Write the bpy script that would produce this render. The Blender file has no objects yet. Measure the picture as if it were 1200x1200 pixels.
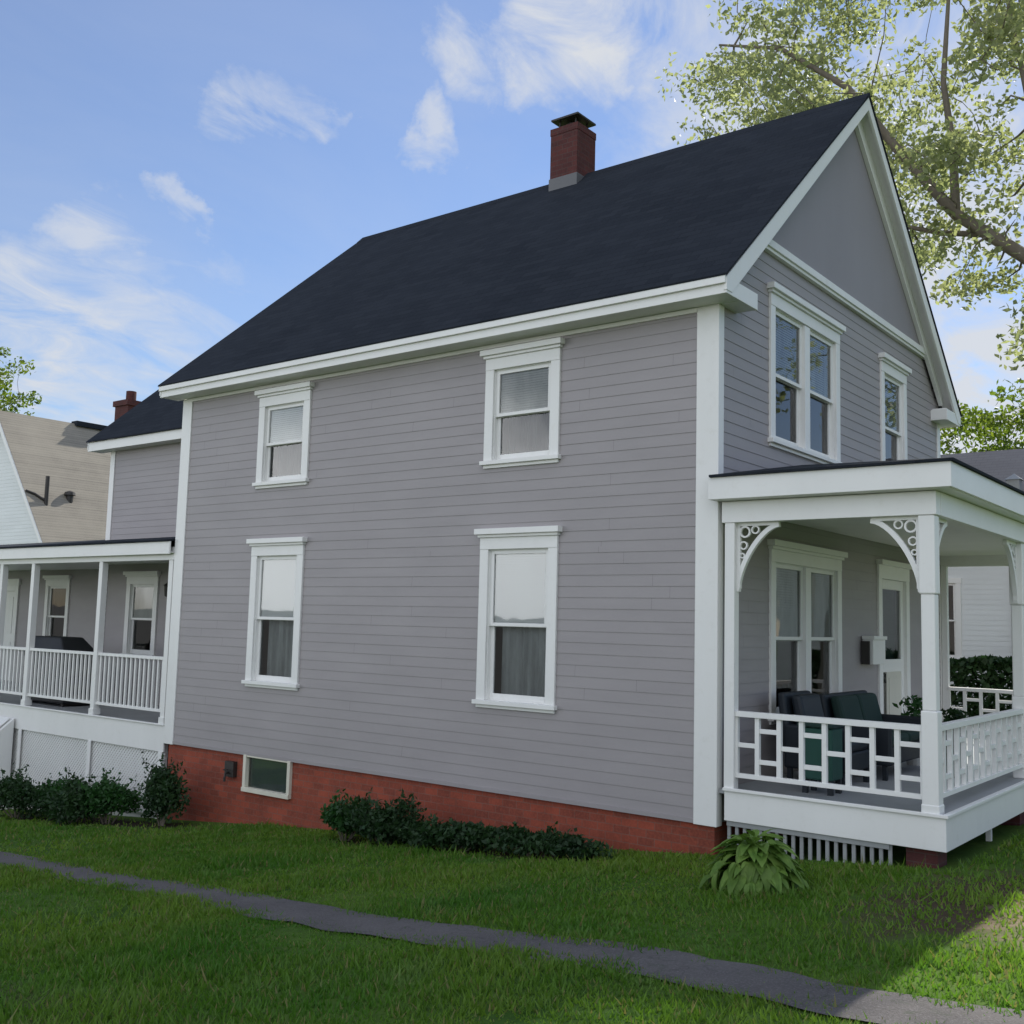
import bpy, bmesh, math, random
import numpy as np
from mathutils import Vector, noise
random.seed(7); NR = np.random.default_rng(11)
scene = bpy.context.scene
COL = scene.collection

# ------------------------------------------------------------ helpers
class MB:
    """collects faces, becomes ONE mesh object"""
    def __init__(s): s.v = []; s.f = []
    def add(s, vs, fs):
        n = len(s.v); s.v += [tuple(p) for p in vs]; s.f += [tuple(i+n for i in f) for f in fs]
        return s
    def box(s, x0, x1, y0, y1, z0, z1, T=None):
        vs = [(x, y, z) for x in (x0, x1) for y in (y0, y1) for z in (z0, z1)]
        if T: vs = [T(*p) for p in vs]
        return s.add(vs, [(0,1,3,2),(4,6,7,5),(0,4,5,1),(2,3,7,6),(0,2,6,4),(1,5,7,3)])
    def prism(s, pts, d0, d1, T):
        """polygon pts (a,b) extruded along third axis from d0 to d1; T maps (a,b,c)"""
        n = len(pts)
        vs = [T(a, b, d0) for a, b in pts] + [T(a, b, d1) for a, b in pts]
        fs = [tuple(range(n)), tuple(range(2*n-1, n-1, -1))] + [(i, (i+1) % n, n+(i+1) % n, n+i) for i in range(n)]
        return s.add(vs, fs)
    def tube(s, path, radii, n=8, cap=True):
        path = [Vector(p) for p in path]; rings = []
        up = Vector((0, 0, 1))
        for i, p in enumerate(path):
            d = (path[min(i+1, len(path)-1)] - path[max(i-1, 0)]).normalized()
            a = d.cross(up if abs(d.z) < .95 else Vector((1, 0, 0))).normalized(); b = d.cross(a)
            r = radii[i] if isinstance(radii, (list, tuple)) else radii
            rings.append([p + (a*math.cos(t)+b*math.sin(t))*r for t in [2*math.pi*k/n for k in range(n)]])
        vs = [q for r in rings for q in r]
        fs = [(i*n+k, i*n+(k+1) % n, (i+1)*n+(k+1) % n, (i+1)*n+k) for i in range(len(path)-1) for k in range(n)]
        if cap: fs += [tuple(range(n)), tuple(range(len(vs)-1, len(vs)-n-1, -1))]
        return s.add(vs, fs)
    def lathe(s, prof, c, n=20):
        vs = [(c[0]+r*math.cos(2*math.pi*k/n), c[1]+r*math.sin(2*math.pi*k/n), c[2]+z) for r, z in prof for k in range(n)]
        fs = [(i*n+k, i*n+(k+1) % n, (i+1)*n+(k+1) % n, (i+1)*n+k) for i in range(len(prof)-1) for k in range(n)]
        fs += [tuple(range(n)), tuple(range(len(vs)-n, len(vs)))]
        return s.add(vs, fs)

def wpos(o):
    w = Vector((0, 0, 0))
    while o: w += o.location; o = o.parent
    return w

def obj(name, mb, mat, parent=None, loc=None, fix=True, bevel=0, smooth=False, label=None):
    me = bpy.data.meshes.new(name)
    off = wpos(parent) if parent else Vector((0, 0, 0))
    if loc is not None: off = Vector(loc)
    me.from_pydata([tuple(Vector(p)-off) for p in mb.v], [], mb.f)
    if fix:
        bm = bmesh.new(); bm.from_mesh(me); bmesh.ops.recalc_face_normals(bm, faces=bm.faces); bm.to_mesh(me); bm.free()
    me.update(); me.materials.append(mat)
    if smooth: me.shade_smooth()
    o = bpy.data.objects.new(name, me); COL.objects.link(o)
    if parent: o.parent = parent
    elif loc is not None: o.location = loc
    if bevel:
        m = o.modifiers.new('bevel', 'BEVEL'); m.width = bevel; m.segments = 2; m.limit_method = 'ANGLE'
        m.harden_normals = False
    if label: o['label'] = label
    return o

def raw(name, V, F, mat, parent=None, smooth=False):
    """numpy verts (N,3) and faces (M,k), world coordinates"""
    off = np.array(wpos(parent)) if parent else np.zeros(3)
    me = bpy.data.meshes.new(name)
    V = np.asarray(V, np.float32) - off.astype(np.float32); F = np.asarray(F, np.int32)
    me.vertices.add(len(V)); me.vertices.foreach_set('co', V.ravel())
    k = F.shape[1]
    me.loops.add(F.size); me.loops.foreach_set('vertex_index', F.ravel())
    me.polygons.add(len(F)); me.polygons.foreach_set('loop_start', np.arange(0, F.size, k, dtype=np.int32))
    me.update(calc_edges=True); me.validate(); me.materials.append(mat)
    if smooth: me.shade_smooth()
    o = bpy.data.objects.new(name, me); COL.objects.link(o)
    if parent: o.parent = parent
    return o

def thing(name, label, cat, loc, group=None):
    o = bpy.data.objects.new(name, None); COL.objects.link(o)
    o.location = loc; o.empty_display_size = .2
    tag(o, label, cat, group); return o
def tag(o, label=None, cat=None, group=None, kind=None):
    if label: o['label'] = label
    if cat: o['category'] = cat
    if group: o['group'] = group
    if kind: o['kind'] = kind
    return o

# frames: (a along wall, b height, c outward) -> world
def FY(y0): return lambda a, b, c: (a, y0-c, b)          # wall facing -y
def FX(x0): return lambda a, b, c: (x0+c, a, b)          # wall facing +x
def FYb(y0): return lambda a, b, c: (a, y0+c, b)         # wall facing +y
def FXb(x0): return lambda a, b, c: (x0-c, a, b)         # wall facing -x

# ------------------------------------------------------------ materials
def mat(name):
    m = bpy.data.materials.new(name); m.use_nodes = True
    nt = m.node_tree; return m, nt, nt.nodes['Principled BSDF']
def N(nt, t, **kw):
    n = nt.nodes.new(t)
    for k, v in kw.items():
        if k in n.inputs: n.inputs[k].default_value = v
        else: setattr(n, k, v)
    return n
def L(nt, a, b): nt.links.new(a, b)
def mix(nt, fac, a, b, blend='MIX'):
    n = nt.nodes.new('ShaderNodeMix'); n.data_type = 'RGBA'; n.blend_type = blend
    for i, v in ((0, fac), (6, a), (7, b)):
        if hasattr(v, 'links'): L(nt, v, n.inputs[i])
        else: n.inputs[i].default_value = v if i == 0 else (*v[:3], 1)
    return n.outputs[2]
def ramp(nt, src, p0, p1, c0=(0, 0, 0), c1=(1, 1, 1)):
    r = nt.nodes.new('ShaderNodeValToRGB'); e = r.color_ramp.elements
    e[0].position = p0; e[1].position = p1; e[0].color = (*c0, 1); e[1].color = (*c1, 1)
    L(nt, src, r.inputs[0]); return r.outputs[0]
def coords(nt, scale=(1, 1, 1), geo=True, rot=(0, 0, 0)):
    t = N(nt, 'ShaderNodeNewGeometry').outputs['Position'] if geo else N(nt, 'ShaderNodeTexCoord').outputs['Object']
    m = nt.nodes.new('ShaderNodeMapping'); m.inputs['Scale'].default_value = scale; m.inputs['Rotation'].default_value = rot
    L(nt, t, m.inputs['Vector']); return m.outputs[0]
def noi(nt, vec, scale, detail=4, rough=.5, dist=0):
    n = N(nt, 'ShaderNodeTexNoise'); n.inputs['Scale'].default_value = scale; n.inputs['Detail'].default_value = detail
    n.inputs['Roughness'].default_value = rough; n.inputs['Distortion'].default_value = dist
    L(nt, vec, n.inputs['Vector']); return n.outputs[0]
def bump(nt, bsdf, h, strength, dist=.01):
    b = N(nt, 'ShaderNodeBump'); b.inputs['Strength'].default_value = strength; b.inputs['Distance'].default_value = dist
    L(nt, h, b.inputs['Height']); L(nt, b.outputs[0], bsdf.inputs['Normal'])

def painted(name, c, rough=.45, var=.10, dirt=.12, scale=1.3, vs=.25):
    m, nt, b = mat(name); v = coords(nt)
    n1 = noi(nt, coords(nt, (1, 1, vs)), scale, 6, .6)
    dark = tuple(x*(1-var*1.6) for x in c); lite = tuple(min(.85, x*(1+var*.8)) for x in c)
    c1 = mix(nt, ramp(nt, n1, .3, .7), dark, lite)
    n2 = noi(nt, v, 9, 5, .7)
    dc = tuple(x*.72*k for x, k in zip(c, (1, .97, .88)))
    c2 = mix(nt, ramp(nt, n2, .55, .8, (0, 0, 0), (dirt*3,)*3), c1, dc)
    L(nt, c2, b.inputs['Base Color']); b.inputs['Roughness'].default_value = rough
    bump(nt, b, noi(nt, v, 60, 3), .08, .004)
    return m
M = {}
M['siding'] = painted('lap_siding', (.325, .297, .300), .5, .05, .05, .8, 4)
M['joint'] = painted('board_joint_gap', (.19, .17, .18), .7, .05, 0)  # darker butt joints between siding boards
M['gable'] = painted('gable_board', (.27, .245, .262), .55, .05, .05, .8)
M['trim'] = painted('white_paint', (.80, .79, .765), .4, .03, .08)
M['slat'] = painted('weathered_slat', (.30, .31, .31), .7, .12, .2)
M['deck'] = painted('deck_paint', (.34, .35, .36), .6, .1, .2)
M['vinyl'] = painted('white_siding', (.72, .74, .74), .5, .04, .06, .8, 4)
M['beige_roof_trim'] = painted('cream_paint', (.7, .66, .55), .5)
M['black'] = painted('black_cover', (.012, .013, .016), .55, .2, 0)
M['navy'] = painted('dark_wicker', (.008, .013, .020), .6, .2, 0)
M['dkgreen'] = painted('green_cushion', (.010, .034, .028), .8, .2, 0)
M['teal'] = painted('teal_fabric', (.022, .085, .065), .8, .2, 0)
M['metal'] = painted('grey_metal', (.32, .33, .34), .35, .08, .1)
M['leadgrey'] = painted('lead_flashing', (.12, .12, .125), .5, .08, .1)
M['iron'] = painted('dark_iron', (.03, .025, .022), .5, .1, 0)
M['blind'] = painted('window_blind', (.66, .66, .60), .7, .03, 0)
M['brightblind'] = painted('white_shade', (.88, .90, .89), .7, .02, 0)
M['darkcurtain'] = painted('charcoal_curtain', (.03, .038, .042), .9, .2, 0, 6)
M['curtain'] = painted('grey_curtain', (.40, .42, .42), .9, .2, 0, 6)
M['bsmt'] = painted('green_grey_board', (.13, .17, .15), .8, .15, 0)
M['paleshade'] = painted('pale_curtain', (.5, .5, .47), .9, .12, 0, 6)
M['inside'] = painted('interior_paint', (.22, .2, .18), .9, .1, 0)
M['cream'] = painted('cream_door', (.62, .60, .52), .5, .05, .1)

def glassmat():
    m = bpy.data.materials.new('window_glass'); m.use_nodes = True; nt = m.node_tree; nt.nodes.clear()
    out = N(nt, 'ShaderNodeOutputMaterial'); mx = N(nt, 'ShaderNodeMixShader'); g = N(nt, 'ShaderNodeBsdfGlossy'); t = N(nt, 'ShaderNodeBsdfTransparent')
    g.inputs['Roughness'].default_value = .02; t.inputs['Color'].default_value = (.95, .97, .965, 1)
    fr = N(nt, 'ShaderNodeFresnel'); fr.inputs['IOR'].default_value = 1.75
    v = coords(nt); b = N(nt, 'ShaderNodeBump'); b.inputs['Strength'].default_value = .25; b.inputs['Distance'].default_value = .004
    L(nt, noi(nt, v, 2.6, 1), b.inputs['Height']); L(nt, b.outputs[0], g.inputs['Normal'])
    L(nt, fr.outputs[0], mx.inputs[0]); L(nt, t.outputs[0], mx.inputs[1]); L(nt, g.outputs[0], mx.inputs[2]); L(nt, mx.outputs[0], out.inputs[0])
    return m
M['glass'] = glassmat()

def brickmat(name, c1, c2, mortar, horiz='x'):
    m, nt, b = mat(name)
    g = N(nt, 'ShaderNodeNewGeometry'); sx = N(nt, 'ShaderNodeSeparateXYZ'); L(nt, g.outputs['Position'], sx.inputs[0])
    nn = N(nt, 'ShaderNodeSeparateXYZ'); L(nt, g.outputs['Normal'], nn.inputs[0])
    ab = N(nt, 'ShaderNodeMath', operation='ABSOLUTE'); L(nt, nn.outputs[0], ab.inputs[0])
    gt = N(nt, 'ShaderNodeMath', operation='GREATER_THAN'); L(nt, ab.outputs[0], gt.inputs[0]); gt.inputs[1].default_value = .7
    hx = N(nt, 'ShaderNodeMix'); L(nt, gt.outputs[0], hx.inputs[0]); L(nt, sx.outputs[0], hx.inputs[2]); L(nt, sx.outputs[1], hx.inputs[3])
    cb = N(nt, 'ShaderNodeCombineXYZ'); L(nt, hx.outputs[0], cb.inputs[0]); L(nt, sx.outputs[2], cb.inputs[1])
    br = N(nt, 'ShaderNodeTexBrick'); L(nt, cb.outputs[0], br.inputs['Vector'])
    br.inputs['Scale'].default_value = 1; br.inputs['Brick Width'].default_value = .205; br.inputs['Row Height'].default_value = .0852
    br.inputs['Mortar Size'].default_value = .006; br.inputs['Mortar Smooth'].default_value = .3; br.inputs['Bias'].default_value = 0
    br.inputs['Color1'].default_value = (*c1, 1); br.inputs['Color2'].default_value = (*c2, 1); br.inputs['Mortar'].default_value = (*mortar, 1)
    v = coords(nt); n1 = noi(nt, v, 2.2, 5, .6)
    c = mix(nt, ramp(nt, n1, .35, .7, (0, 0, 0), (.55,)*3), br.outputs[0], tuple(x*.55 for x in c2))
    n2 = noi(nt, v, 40, 3)
    c = mix(nt, ramp(nt, n2, .4, .8, (0, 0, 0), (.35,)*3), c, tuple(min(1, x*1.4) for x in c1))
    L(nt, c, b.inputs['Base Color']); b.inputs['Roughness'].default_value = .9
    bump(nt, b, br.outputs['Fac'], -.5, .006); return m
M['brick'] = brickmat('red_brick', (.34, .070, .036), (.20, .048, .028), (.20, .095, .07))
M['chimbrick'] = brickmat('chimney_brick', (.105, .026, .022), (.06, .018, .018), (.08, .05, .045))

def shingle(name, c, lite):
    m, nt, b = mat(name)
    v = coords(nt); br = N(nt, 'ShaderNodeTexBrick')
    g = N(nt, 'ShaderNodeNewGeometry'); sx = N(nt, 'ShaderNodeSeparateXYZ'); L(nt, g.outputs['Position'], sx.inputs[0])
    cb = N(nt, 'ShaderNodeCombineXYZ'); L(nt, sx.outputs[0], cb.inputs[0]); L(nt, sx.outputs[2], cb.inputs[1])
    L(nt, cb.outputs[0], br.inputs['Vector'])
    for k, val in (('Scale', 1), ('Brick Width', .30), ('Row Height', .095), ('Mortar Size', .004), ('Bias', 0)): br.inputs[k].default_value = val
    br.inputs['Color1'].default_value = (*c, 1); br.inputs['Color2'].default_value = (*lite, 1); br.inputs['Mortar'].default_value = tuple(x*.4 for x in c)+(1,)
    n1 = noi(nt, v, .9, 4, .6); cc = mix(nt, ramp(nt, n1, .35, .7, (0, 0, 0), (.4,)*3), br.outputs[0], tuple(x*1.35 for x in lite))
    n2 = noi(nt, v, 90, 2); cc = mix(nt, ramp(nt, n2, .45, .75, (0, 0, 0), (.5,)*3), cc, tuple(x*1.7 for x in lite))
    L(nt, cc, b.inputs['Base Color']); b.inputs['Roughness'].default_value = .95; b.inputs['Specular IOR Level'].default_value = .15
    bump(nt, b, br.outputs['Fac'], -.4, .008); return m
M['shingle'] = shingle('asphalt_shingle', (.0125, .0155, .021), (.021, .0245, .031))
M['beigeroof'] = shingle('weathered_shingle', (.215, .195, .165), (.25, .228, .19))
M['greyroof'] = shingle('grey_shingle', (.10, .10, .115), (.12, .12, .135))

def leafmat(name, c, c2, trans=.35, scale=1.2):
    m = bpy.data.materials.new(name); m.use_nodes = True; nt = m.node_tree; nt.nodes.clear()
    out = N(nt, 'ShaderNodeOutputMaterial'); mx = N(nt, 'ShaderNodeMixShader'); d = N(nt, 'ShaderNodeBsdfPrincipled'); t = N(nt, 'ShaderNodeBsdfTranslucent')
    d.inputs['Roughness'].default_value = .55; d.inputs['Specular IOR Level'].default_value = .3
    v = coords(nt); g = N(nt, 'ShaderNodeNewGeometry')
    n1 = noi(nt, v, scale, 3, .6)
    cc = mix(nt, ramp(nt, n1, .35, .65), c, c2)
    cc = mix(nt, ramp(nt, g.outputs['Random Per Island'], 0, 1, (0, 0, 0), (.55,)*3), cc, tuple(x*.45 for x in c))
    if name == 'grass_blade':
        cc = mix(nt, ramp(nt, g.outputs['Random Per Island'], .90, .93), cc, (.20, .18, .07))
        n5 = noi(nt, v, 2.3, 4, .7); cc = mix(nt, ramp(nt, n5, .56, .74, (0, 0, 0), (.55,)*3), cc, (.17, .24, .085))
    L(nt, cc, d.inputs['Base Color'])
    tc = mix(nt, 1.0, cc, (1.7, 1.8, 1.15), 'MULTIPLY'); L(nt, tc, t.inputs['Color'])
    mx.inputs[0].default_value = trans
    L(nt, d.outputs[0], mx.inputs[1]); L(nt, t.outputs[0], mx.inputs[2]); L(nt, mx.outputs[0], out.inputs[0]); return m
M['leaf'] = leafmat('tree_leaf', (.24, .265, .15), (.36, .37, .22), .52)
M['leafyellow'] = leafmat('bright_leaf', (.10, .15, .02), (.16, .20, .03), .5)
M['leafdark'] = leafmat('dark_shrub_leaf', (.016, .045, .014), (.03, .07, .02), .2, 3)
M['leafmid'] = leafmat('green_shrub_leaf', (.020, .075, .016), (.035, .105, .022), .25, 3)
M['hosta'] = leafmat('hosta_leaf', (.11, .21, .035), (.20, .31, .065), .25, 7)
M['blade'] = leafmat('grass_blade', (.066, .175, .017), (.165, .26, .032), .38, .45)
def barkmat():
    m, nt, b = mat('bark'); v = coords(nt, (1, 1, .25)); n = noi(nt, v, 9, 6, .7)
    L(nt, mix(nt, n, (.09, .075, .055), (.24, .20, .16)), b.inputs['Base Color']); b.inputs['Roughness'].default_value = .95
    bump(nt, b, n, .8, .03); return m
M['bark'] = barkmat()

def groundmat():
    m, nt, b = mat('lawn_soil'); v = coords(nt)
    g = N(nt, 'ShaderNodeNewGeometry')
    n1 = noi(nt, v, .7, 6, .65); n2 = noi(nt, v, 14, 5, .7)
    c = mix(nt, ramp(nt, n1, .35, .65), (.040, .095, .014), (.085, .145, .024))
    c = mix(nt, ramp(nt, n2, .45, .75, (0, 0, 0), (.5,)*3), c, (.035, .05, .018))
    def spot(cx, cy, rx, ry, col, amt, c):
        mp = nt.nodes.new('ShaderNodeMapping'); mp.inputs['Scale'].default_value = (1/rx, 1/ry, 0); mp.inputs['Location'].default_value = (-cx/rx, -cy/ry, 0)
        L(nt, g.outputs['Position'], mp.inputs['Vector'])
        ln = N(nt, 'ShaderNodeVectorMath', operation='LENGTH'); L(nt, mp.outputs[0], ln.inputs[0])
        ad = N(nt, 'ShaderNodeMath', operation='ADD'); L(nt, ln.outputs['Value'], ad.inputs[0])
        nn = noi(nt, v, 2.2, 5, .7); sb = N(nt, 'ShaderNodeMath', operation='MULTIPLY_ADD'); L(nt, nn, sb.inputs[0]); sb.inputs[1].default_value = 1.4; sb.inputs[2].default_value = -.7
        L(nt, sb.outputs[0], ad.inputs[1])
        return mix(nt, ramp(nt, ad.outputs[0], .55, 1.1, (amt,)*3, (0, 0, 0)), c, col)
    soil = (.075, .055, .035)
    c = spot(2.75, -1.3, .8, 1.9, soil, 1, c); c = spot(-2.6, -.6, 3.0, .55, (.03, .024, .016), 1, c)
    c = spot(3.55, -1.0, .62, 2.0, (.22, .175, .115), 1, c); c = spot(-.9, -6.9, 1.1, .6, soil, .4, c); c = spot(-10.5, -.6, 3.5, .5, (.03, .024, .016), 1, c)
    sy = N(nt, 'ShaderNodeSeparateXYZ'); L(nt, g.outputs['Position'], sy.inputs[0]); far = N(nt, 'ShaderNodeMapRange'); L(nt, sy.outputs[1], far.inputs[0])
    far.inputs[1].default_value = -17; far.inputs[2].default_value = -18; c = mix(nt, far.outputs[0], c, (.15, .15, .145))   # the street behind the viewer
    L(nt, c, b.inputs['Base Color']); b.inputs['Roughness'].default_value = 1; b.inputs['Specular IOR Level'].default_value = .1
    bump(nt, b, n2, .6, .03); return m
M['ground'] = groundmat()
def asphaltmat():
    m, nt, b = mat('worn_asphalt'); v = coords(nt)
    n1 = noi(nt, v, 1.6, 5, .65); n2 = noi(nt, v, 70, 3, .7); n3 = noi(nt, v, 5, 5, .7)
    vo = N(nt, 'ShaderNodeTexVoronoi', feature='DISTANCE_TO_EDGE'); vo.inputs['Scale'].default_value = 1.7
    wv = N(nt, 'ShaderNodeVectorMath', operation='ADD'); L(nt, v, wv.inputs[0]); nn_ = N(nt, 'ShaderNodeTexNoise'); nn_.inputs['Scale'].default_value = 3; L(nt, v, nn_.inputs['Vector']); L(nt, nn_.outputs['Color'], wv.inputs[1]); L(nt, wv.outputs[0], vo.inputs['Vector'])
    crack = ramp(nt, vo.outputs['Distance'], .004, .022, (1, 1, 1), (0, 0, 0))
    c = mix(nt, ramp(nt, n1, .3, .7), (.072, .064, .062), (.115, .103, .098))
    c = mix(nt, ramp(nt, n2, .5, .72, (0, 0, 0), (.6,)*3), c, (.21, .2, .2))
    c = mix(nt, ramp(nt, n3, .60, .72, (0, 0, 0), (.7,)*3), c, (.04, .055, .028))
    c = mix(nt, ramp(nt, crack, 0, 1, (0, 0, 0), (.28,)*3), c, (.025, .024, .02))
    L(nt, c, b.inputs['Base Color']); b.inputs['Roughness'].default_value = .95; bump(nt, b, n2, .8, .012); return m
M['asphalt'] = asphaltmat()

# ------------------------------------------------------------ ground
def gz(x, y):
    xx = max(-24, min(9, x)); yy = max(-20, min(16, y))
    return -.31 + .092*xx - .021*yy
nx, ny = 150, 130
def graded(lo, hi, c, n, p=2.6):
    t = np.linspace(-1, 1, n); s = np.sign(t)*np.abs(t)**p
    return np.where(s < 0, c+s*(c-lo), c+s*(hi-c))
gx = graded(-160, 160, -2, nx); gy = graded(-60, 220, -2, ny)
gm = MB()
for y in gy:
    for x in gx:
        k_ = min(1, max(0, (-22-y)/14)); k_ = k_*k_*(3-2*k_); gm.v.append((x, y, gz(x, y)*(1-k_) + k_*(2.35+.5*noise.noise((x*.06, y*.06, 2))) + .018*noise.noise((x*.5, y*.5, 0))))  # unseen rise added far behind the viewer, blocks sky in pane reflections
gm.f = [(j*nx+i, j*nx+i+1, (j+1)*nx+i+1, (j+1)*nx+i) for j in range(ny-1) for i in range(nx-1)]
tag(obj('lawn_ground', gm, M['ground'], smooth=True), kind='structure')
# path
def path_edges(x):
    yc = np.interp(x, [-20, -9, -6.5, -3, -.9, 1.5, 3, 9], [-3.35, -3.45, -3.72, -4.0, -4.26, -4.10, -4.42, -4.75])
    w = .30 + .02*math.sin(x*1.7)
    return yc-w-.07*noise.noise((x*2.1, 3, 0))-.03*noise.noise((x*7, 5, 0)), yc+w+.07*noise.noise((x*2.3, 9, 0))+.03*noise.noise((x*8, 1, 0))
pm = MB(); xs = np.linspace(-26, 9, 240)
for i, x in enumerate(xs):
    a, b_ = path_edges(x)
    for k in range(5):
        y = a+(b_-a)*k/4; pm.v.append((x, y, gz(x, y)+.014+.012*(1-abs(k-2)/2)+.018*noise.noise((x*.5, y*.5, 0))))
    if i: pm.f += [((i-1)*5+k, (i-1)*5+k+1, i*5+k+1, i*5+k) for k in range(4)]
tag(obj('path', pm, M['asphalt'], smooth=True), kind='structure')

# ------------------------------------------------------------ siding walls
EXPO = .127
JOINTS = None
def lap_wall(mb, T, a0, a1, z0, z1, holes=(), clip=None, proud=.0065):
    """lapped boards; holes = [(a0,a1,z0,z1)]; clip(z)->(lo,hi) extra range"""
    cuts = {z0, z1}
    z = z0
    while z < z1-1e-6: cuts.add(round(z, 5)); z += EXPO
    for h in holes:
        for q in (h[2], h[3]):
            if z0 < q < z1: cuts.add(q)
    zs = sorted(cuts); eps = 1e-6
    for b0, b1 in zip(zs, zs[1:]):
        if b1-b0 < 1e-4: continue
        lo, hi = a0, a1
        if clip: cl = clip(b1); lo, hi = max(lo, cl[0]), min(hi, cl[1])
        if hi <= lo: continue
        zm = (b0+b1)/2; segs = [(lo, hi)]
        for h in holes:
            if h[2]-eps < zm < h[3]+eps:
                ns = []
                for s, e in segs:
                    if h[1] <= s or h[0] >= e: ns.append((s, e)); continue
                    if h[0] > s: ns.append((s, h[0]))
                    if h[1] < e: ns.append((h[1], e))
                segs = ns
        k = math.floor((b0-z0)/EXPO+1e-4); base = z0+k*EXPO
        pc = lambda zz: proud*(1-(zz-base)/EXPO)+.002
        for s, e in segs:
            c0, c1 = pc(b0), pc(b1)
            if JOINTS is not None and e-s > 1.2 and random.random() < .55:
                q = random.uniform(s+.3, e-.3); JOINTS.add([T(q-.0016, b0, c0+.0006), T(q+.0016, b0, c0+.0006), T(q+.0016, b1, c1+.0006), T(q-.0016, b1, c1+.0006)], [(0, 1, 2, 3)])
            vs = [T(s, b0, c0), T(e, b0, c0), T(e, b1, c1), T(s, b1, c1)]
            mb.add(vs, [(0, 1, 2, 3)])
            if abs(b0-base) < 1e-4: mb.add([T(s, b0, 0), T(e, b0, 0), T(e, b0, c0), T(s, b0, c0)], [(0, 1, 2, 3)])

def pane(g, T, parent):
    # a single sheet of glass facing outward
    n = (Vector(g.v[1])-Vector(g.v[0])).cross(Vector(g.v[2])-Vector(g.v[1])); out = Vector(T(0, 0, 1))-Vector(T(0, 0, 0))
    if n.dot(out) < 0: g.f = [tuple(reversed(f)) for f in g.f]
    return obj('pane', g, M['glass'], parent, fix=False)
def sheet(a0, a1, b0, b1, c, T):
    return MB().add([T(a0, b0, c), T(a1, b0, c), T(a1, b1, c), T(a0, b1, c)], [(0, 1, 2, 3)])
def window(house, T, a0, a1, z0, z1, style='side', n=1, up='blind', low='curtain', crown=True, meet=.5, cas=.13):
    """double-hung window; a0..a1,z0..z1 = outside of casing. returns hole"""
    cap = MB(); f = MB()
    zc = z1-.25 if crown else z1-.13
    if crown:
        f.box(a0-.03, a1+.03, z1-.07, z1, 0, .10, T); f.box(a0, a1, z1-.105, z1-.07, 0, .065, T)
        f.box(a0+.02, a1-.02, zc, z1-.105, 0, .038, T)
    else: f.box(a0, a1, zc, z1, 0, .04, T)
    f.box(a0+.02, a0+.02+cas, z0+.09, zc, 0, .034, T); f.box(a1-.02-cas, a1-.02, z0+.09, zc, 0, .034, T)
    f.box(a0-.01, a1+.01, z0+.04, z0+.09, -.05, .075, T); f.box(a0+.02, a1-.02, z0, z0+.04, 0, .034, T)
    ia, ib, iz0, iz1 = a0+.02+cas, a1-.02-cas, z0+.09, zc
    w = (ib-ia-(n-1)*.16)/n
    # reveal
    D = .13
    f.box(ia-.02, ia+.012, iz0, iz1, -D, -.0, T); f.box(ib-.012, ib+.02, iz0, iz1, -D, -.0, T)
    f.box(ia+.012, ib-.012, iz1-.012, iz1+.02, -D, -.0, T); f.box(ia+.012, ib-.012, iz0-.02, iz0+.012, -D, -.05, T)
    for i in range(1, n):
        c = ia+i*(w+.16)-.16; f.box(c, c+.16, iz0+.012, iz1-.012, -D, .03, T)
    W = obj('window', f, M['trim'], house, bevel=.004)
    zm = iz0+(iz1-iz0)*meet
    for i in range(n):
        s = ia+i*(w+.16); e = s+w
        if i == 0: s += .012
        if i == n-1: e -= .012
        for nm, b0, b1, c0 in (('upper', zm-.02, iz1-.012, -.045), ('lower', iz0+.012, zm+.02, -.085)):
            r = MB(); fr = .052; c1 = c0+.035
            r.box(s, s+fr, b0, b1, c0, c1, T); r.box(e-fr, e, b0, b1, c0, c1, T)
            r.box(s+fr, e-fr, b0, b0+(.07 if nm == 'lower' else .042), c0, c1, T); r.box(s+fr, e-fr, b1-.045, b1, c0, c1, T)
            obj('sash', r, M['trim'], W, bevel=.003)
            g = MB(); g.add([T(s+fr-.01, b0+.03, c0+.017), T(e-fr+.01, b0+.03, c0+.017), T(e-fr+.01, b1-.035, c0+.017), T(s+fr-.01, b1-.035, c0+.017)], [(0, 1, 2, 3)]); pane(g, T, W)
        # shade / curtain hung inside
        if up:
            m_ = MB(); c = -.055; zz = zm+.0; q = iz1
            while q > zz:
                m_.add([T(s+.01, q, c), T(e-.01, q, c), T(e-.01, q-.03, c+.008), T(s+.01, q-.03, c+.008)], [(0, 1, 2, 3)]); q -= .03
            obj('blind', m_, M[up], W, fix=False)
        if low:
            m_ = MB(); k = 26; c = -.19 if up else -.16; lo_ = s+.07; hi_ = e+.05; pts = []
            top = zm if up else iz1
            for j in range(k+1):
                a = lo_+(hi_-lo_)*j/k; pts.append((a, c+.018*math.sin(j*1.9)+.012*math.sin(j*.7)))
            for (p, cp), (q, cq) in zip(pts, pts[1:]):
                m_.add([T(p, iz0-.05, cp), T(q, iz0-.05, cq), T(q, top+.02, cq), T(p, top+.02, cp)], [(0, 1, 2, 3)])
            obj('curtain', m_, M[low], W, fix=False)
    return (ia-.001, ib+.001, iz0-.001, iz1+.001)

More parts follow.
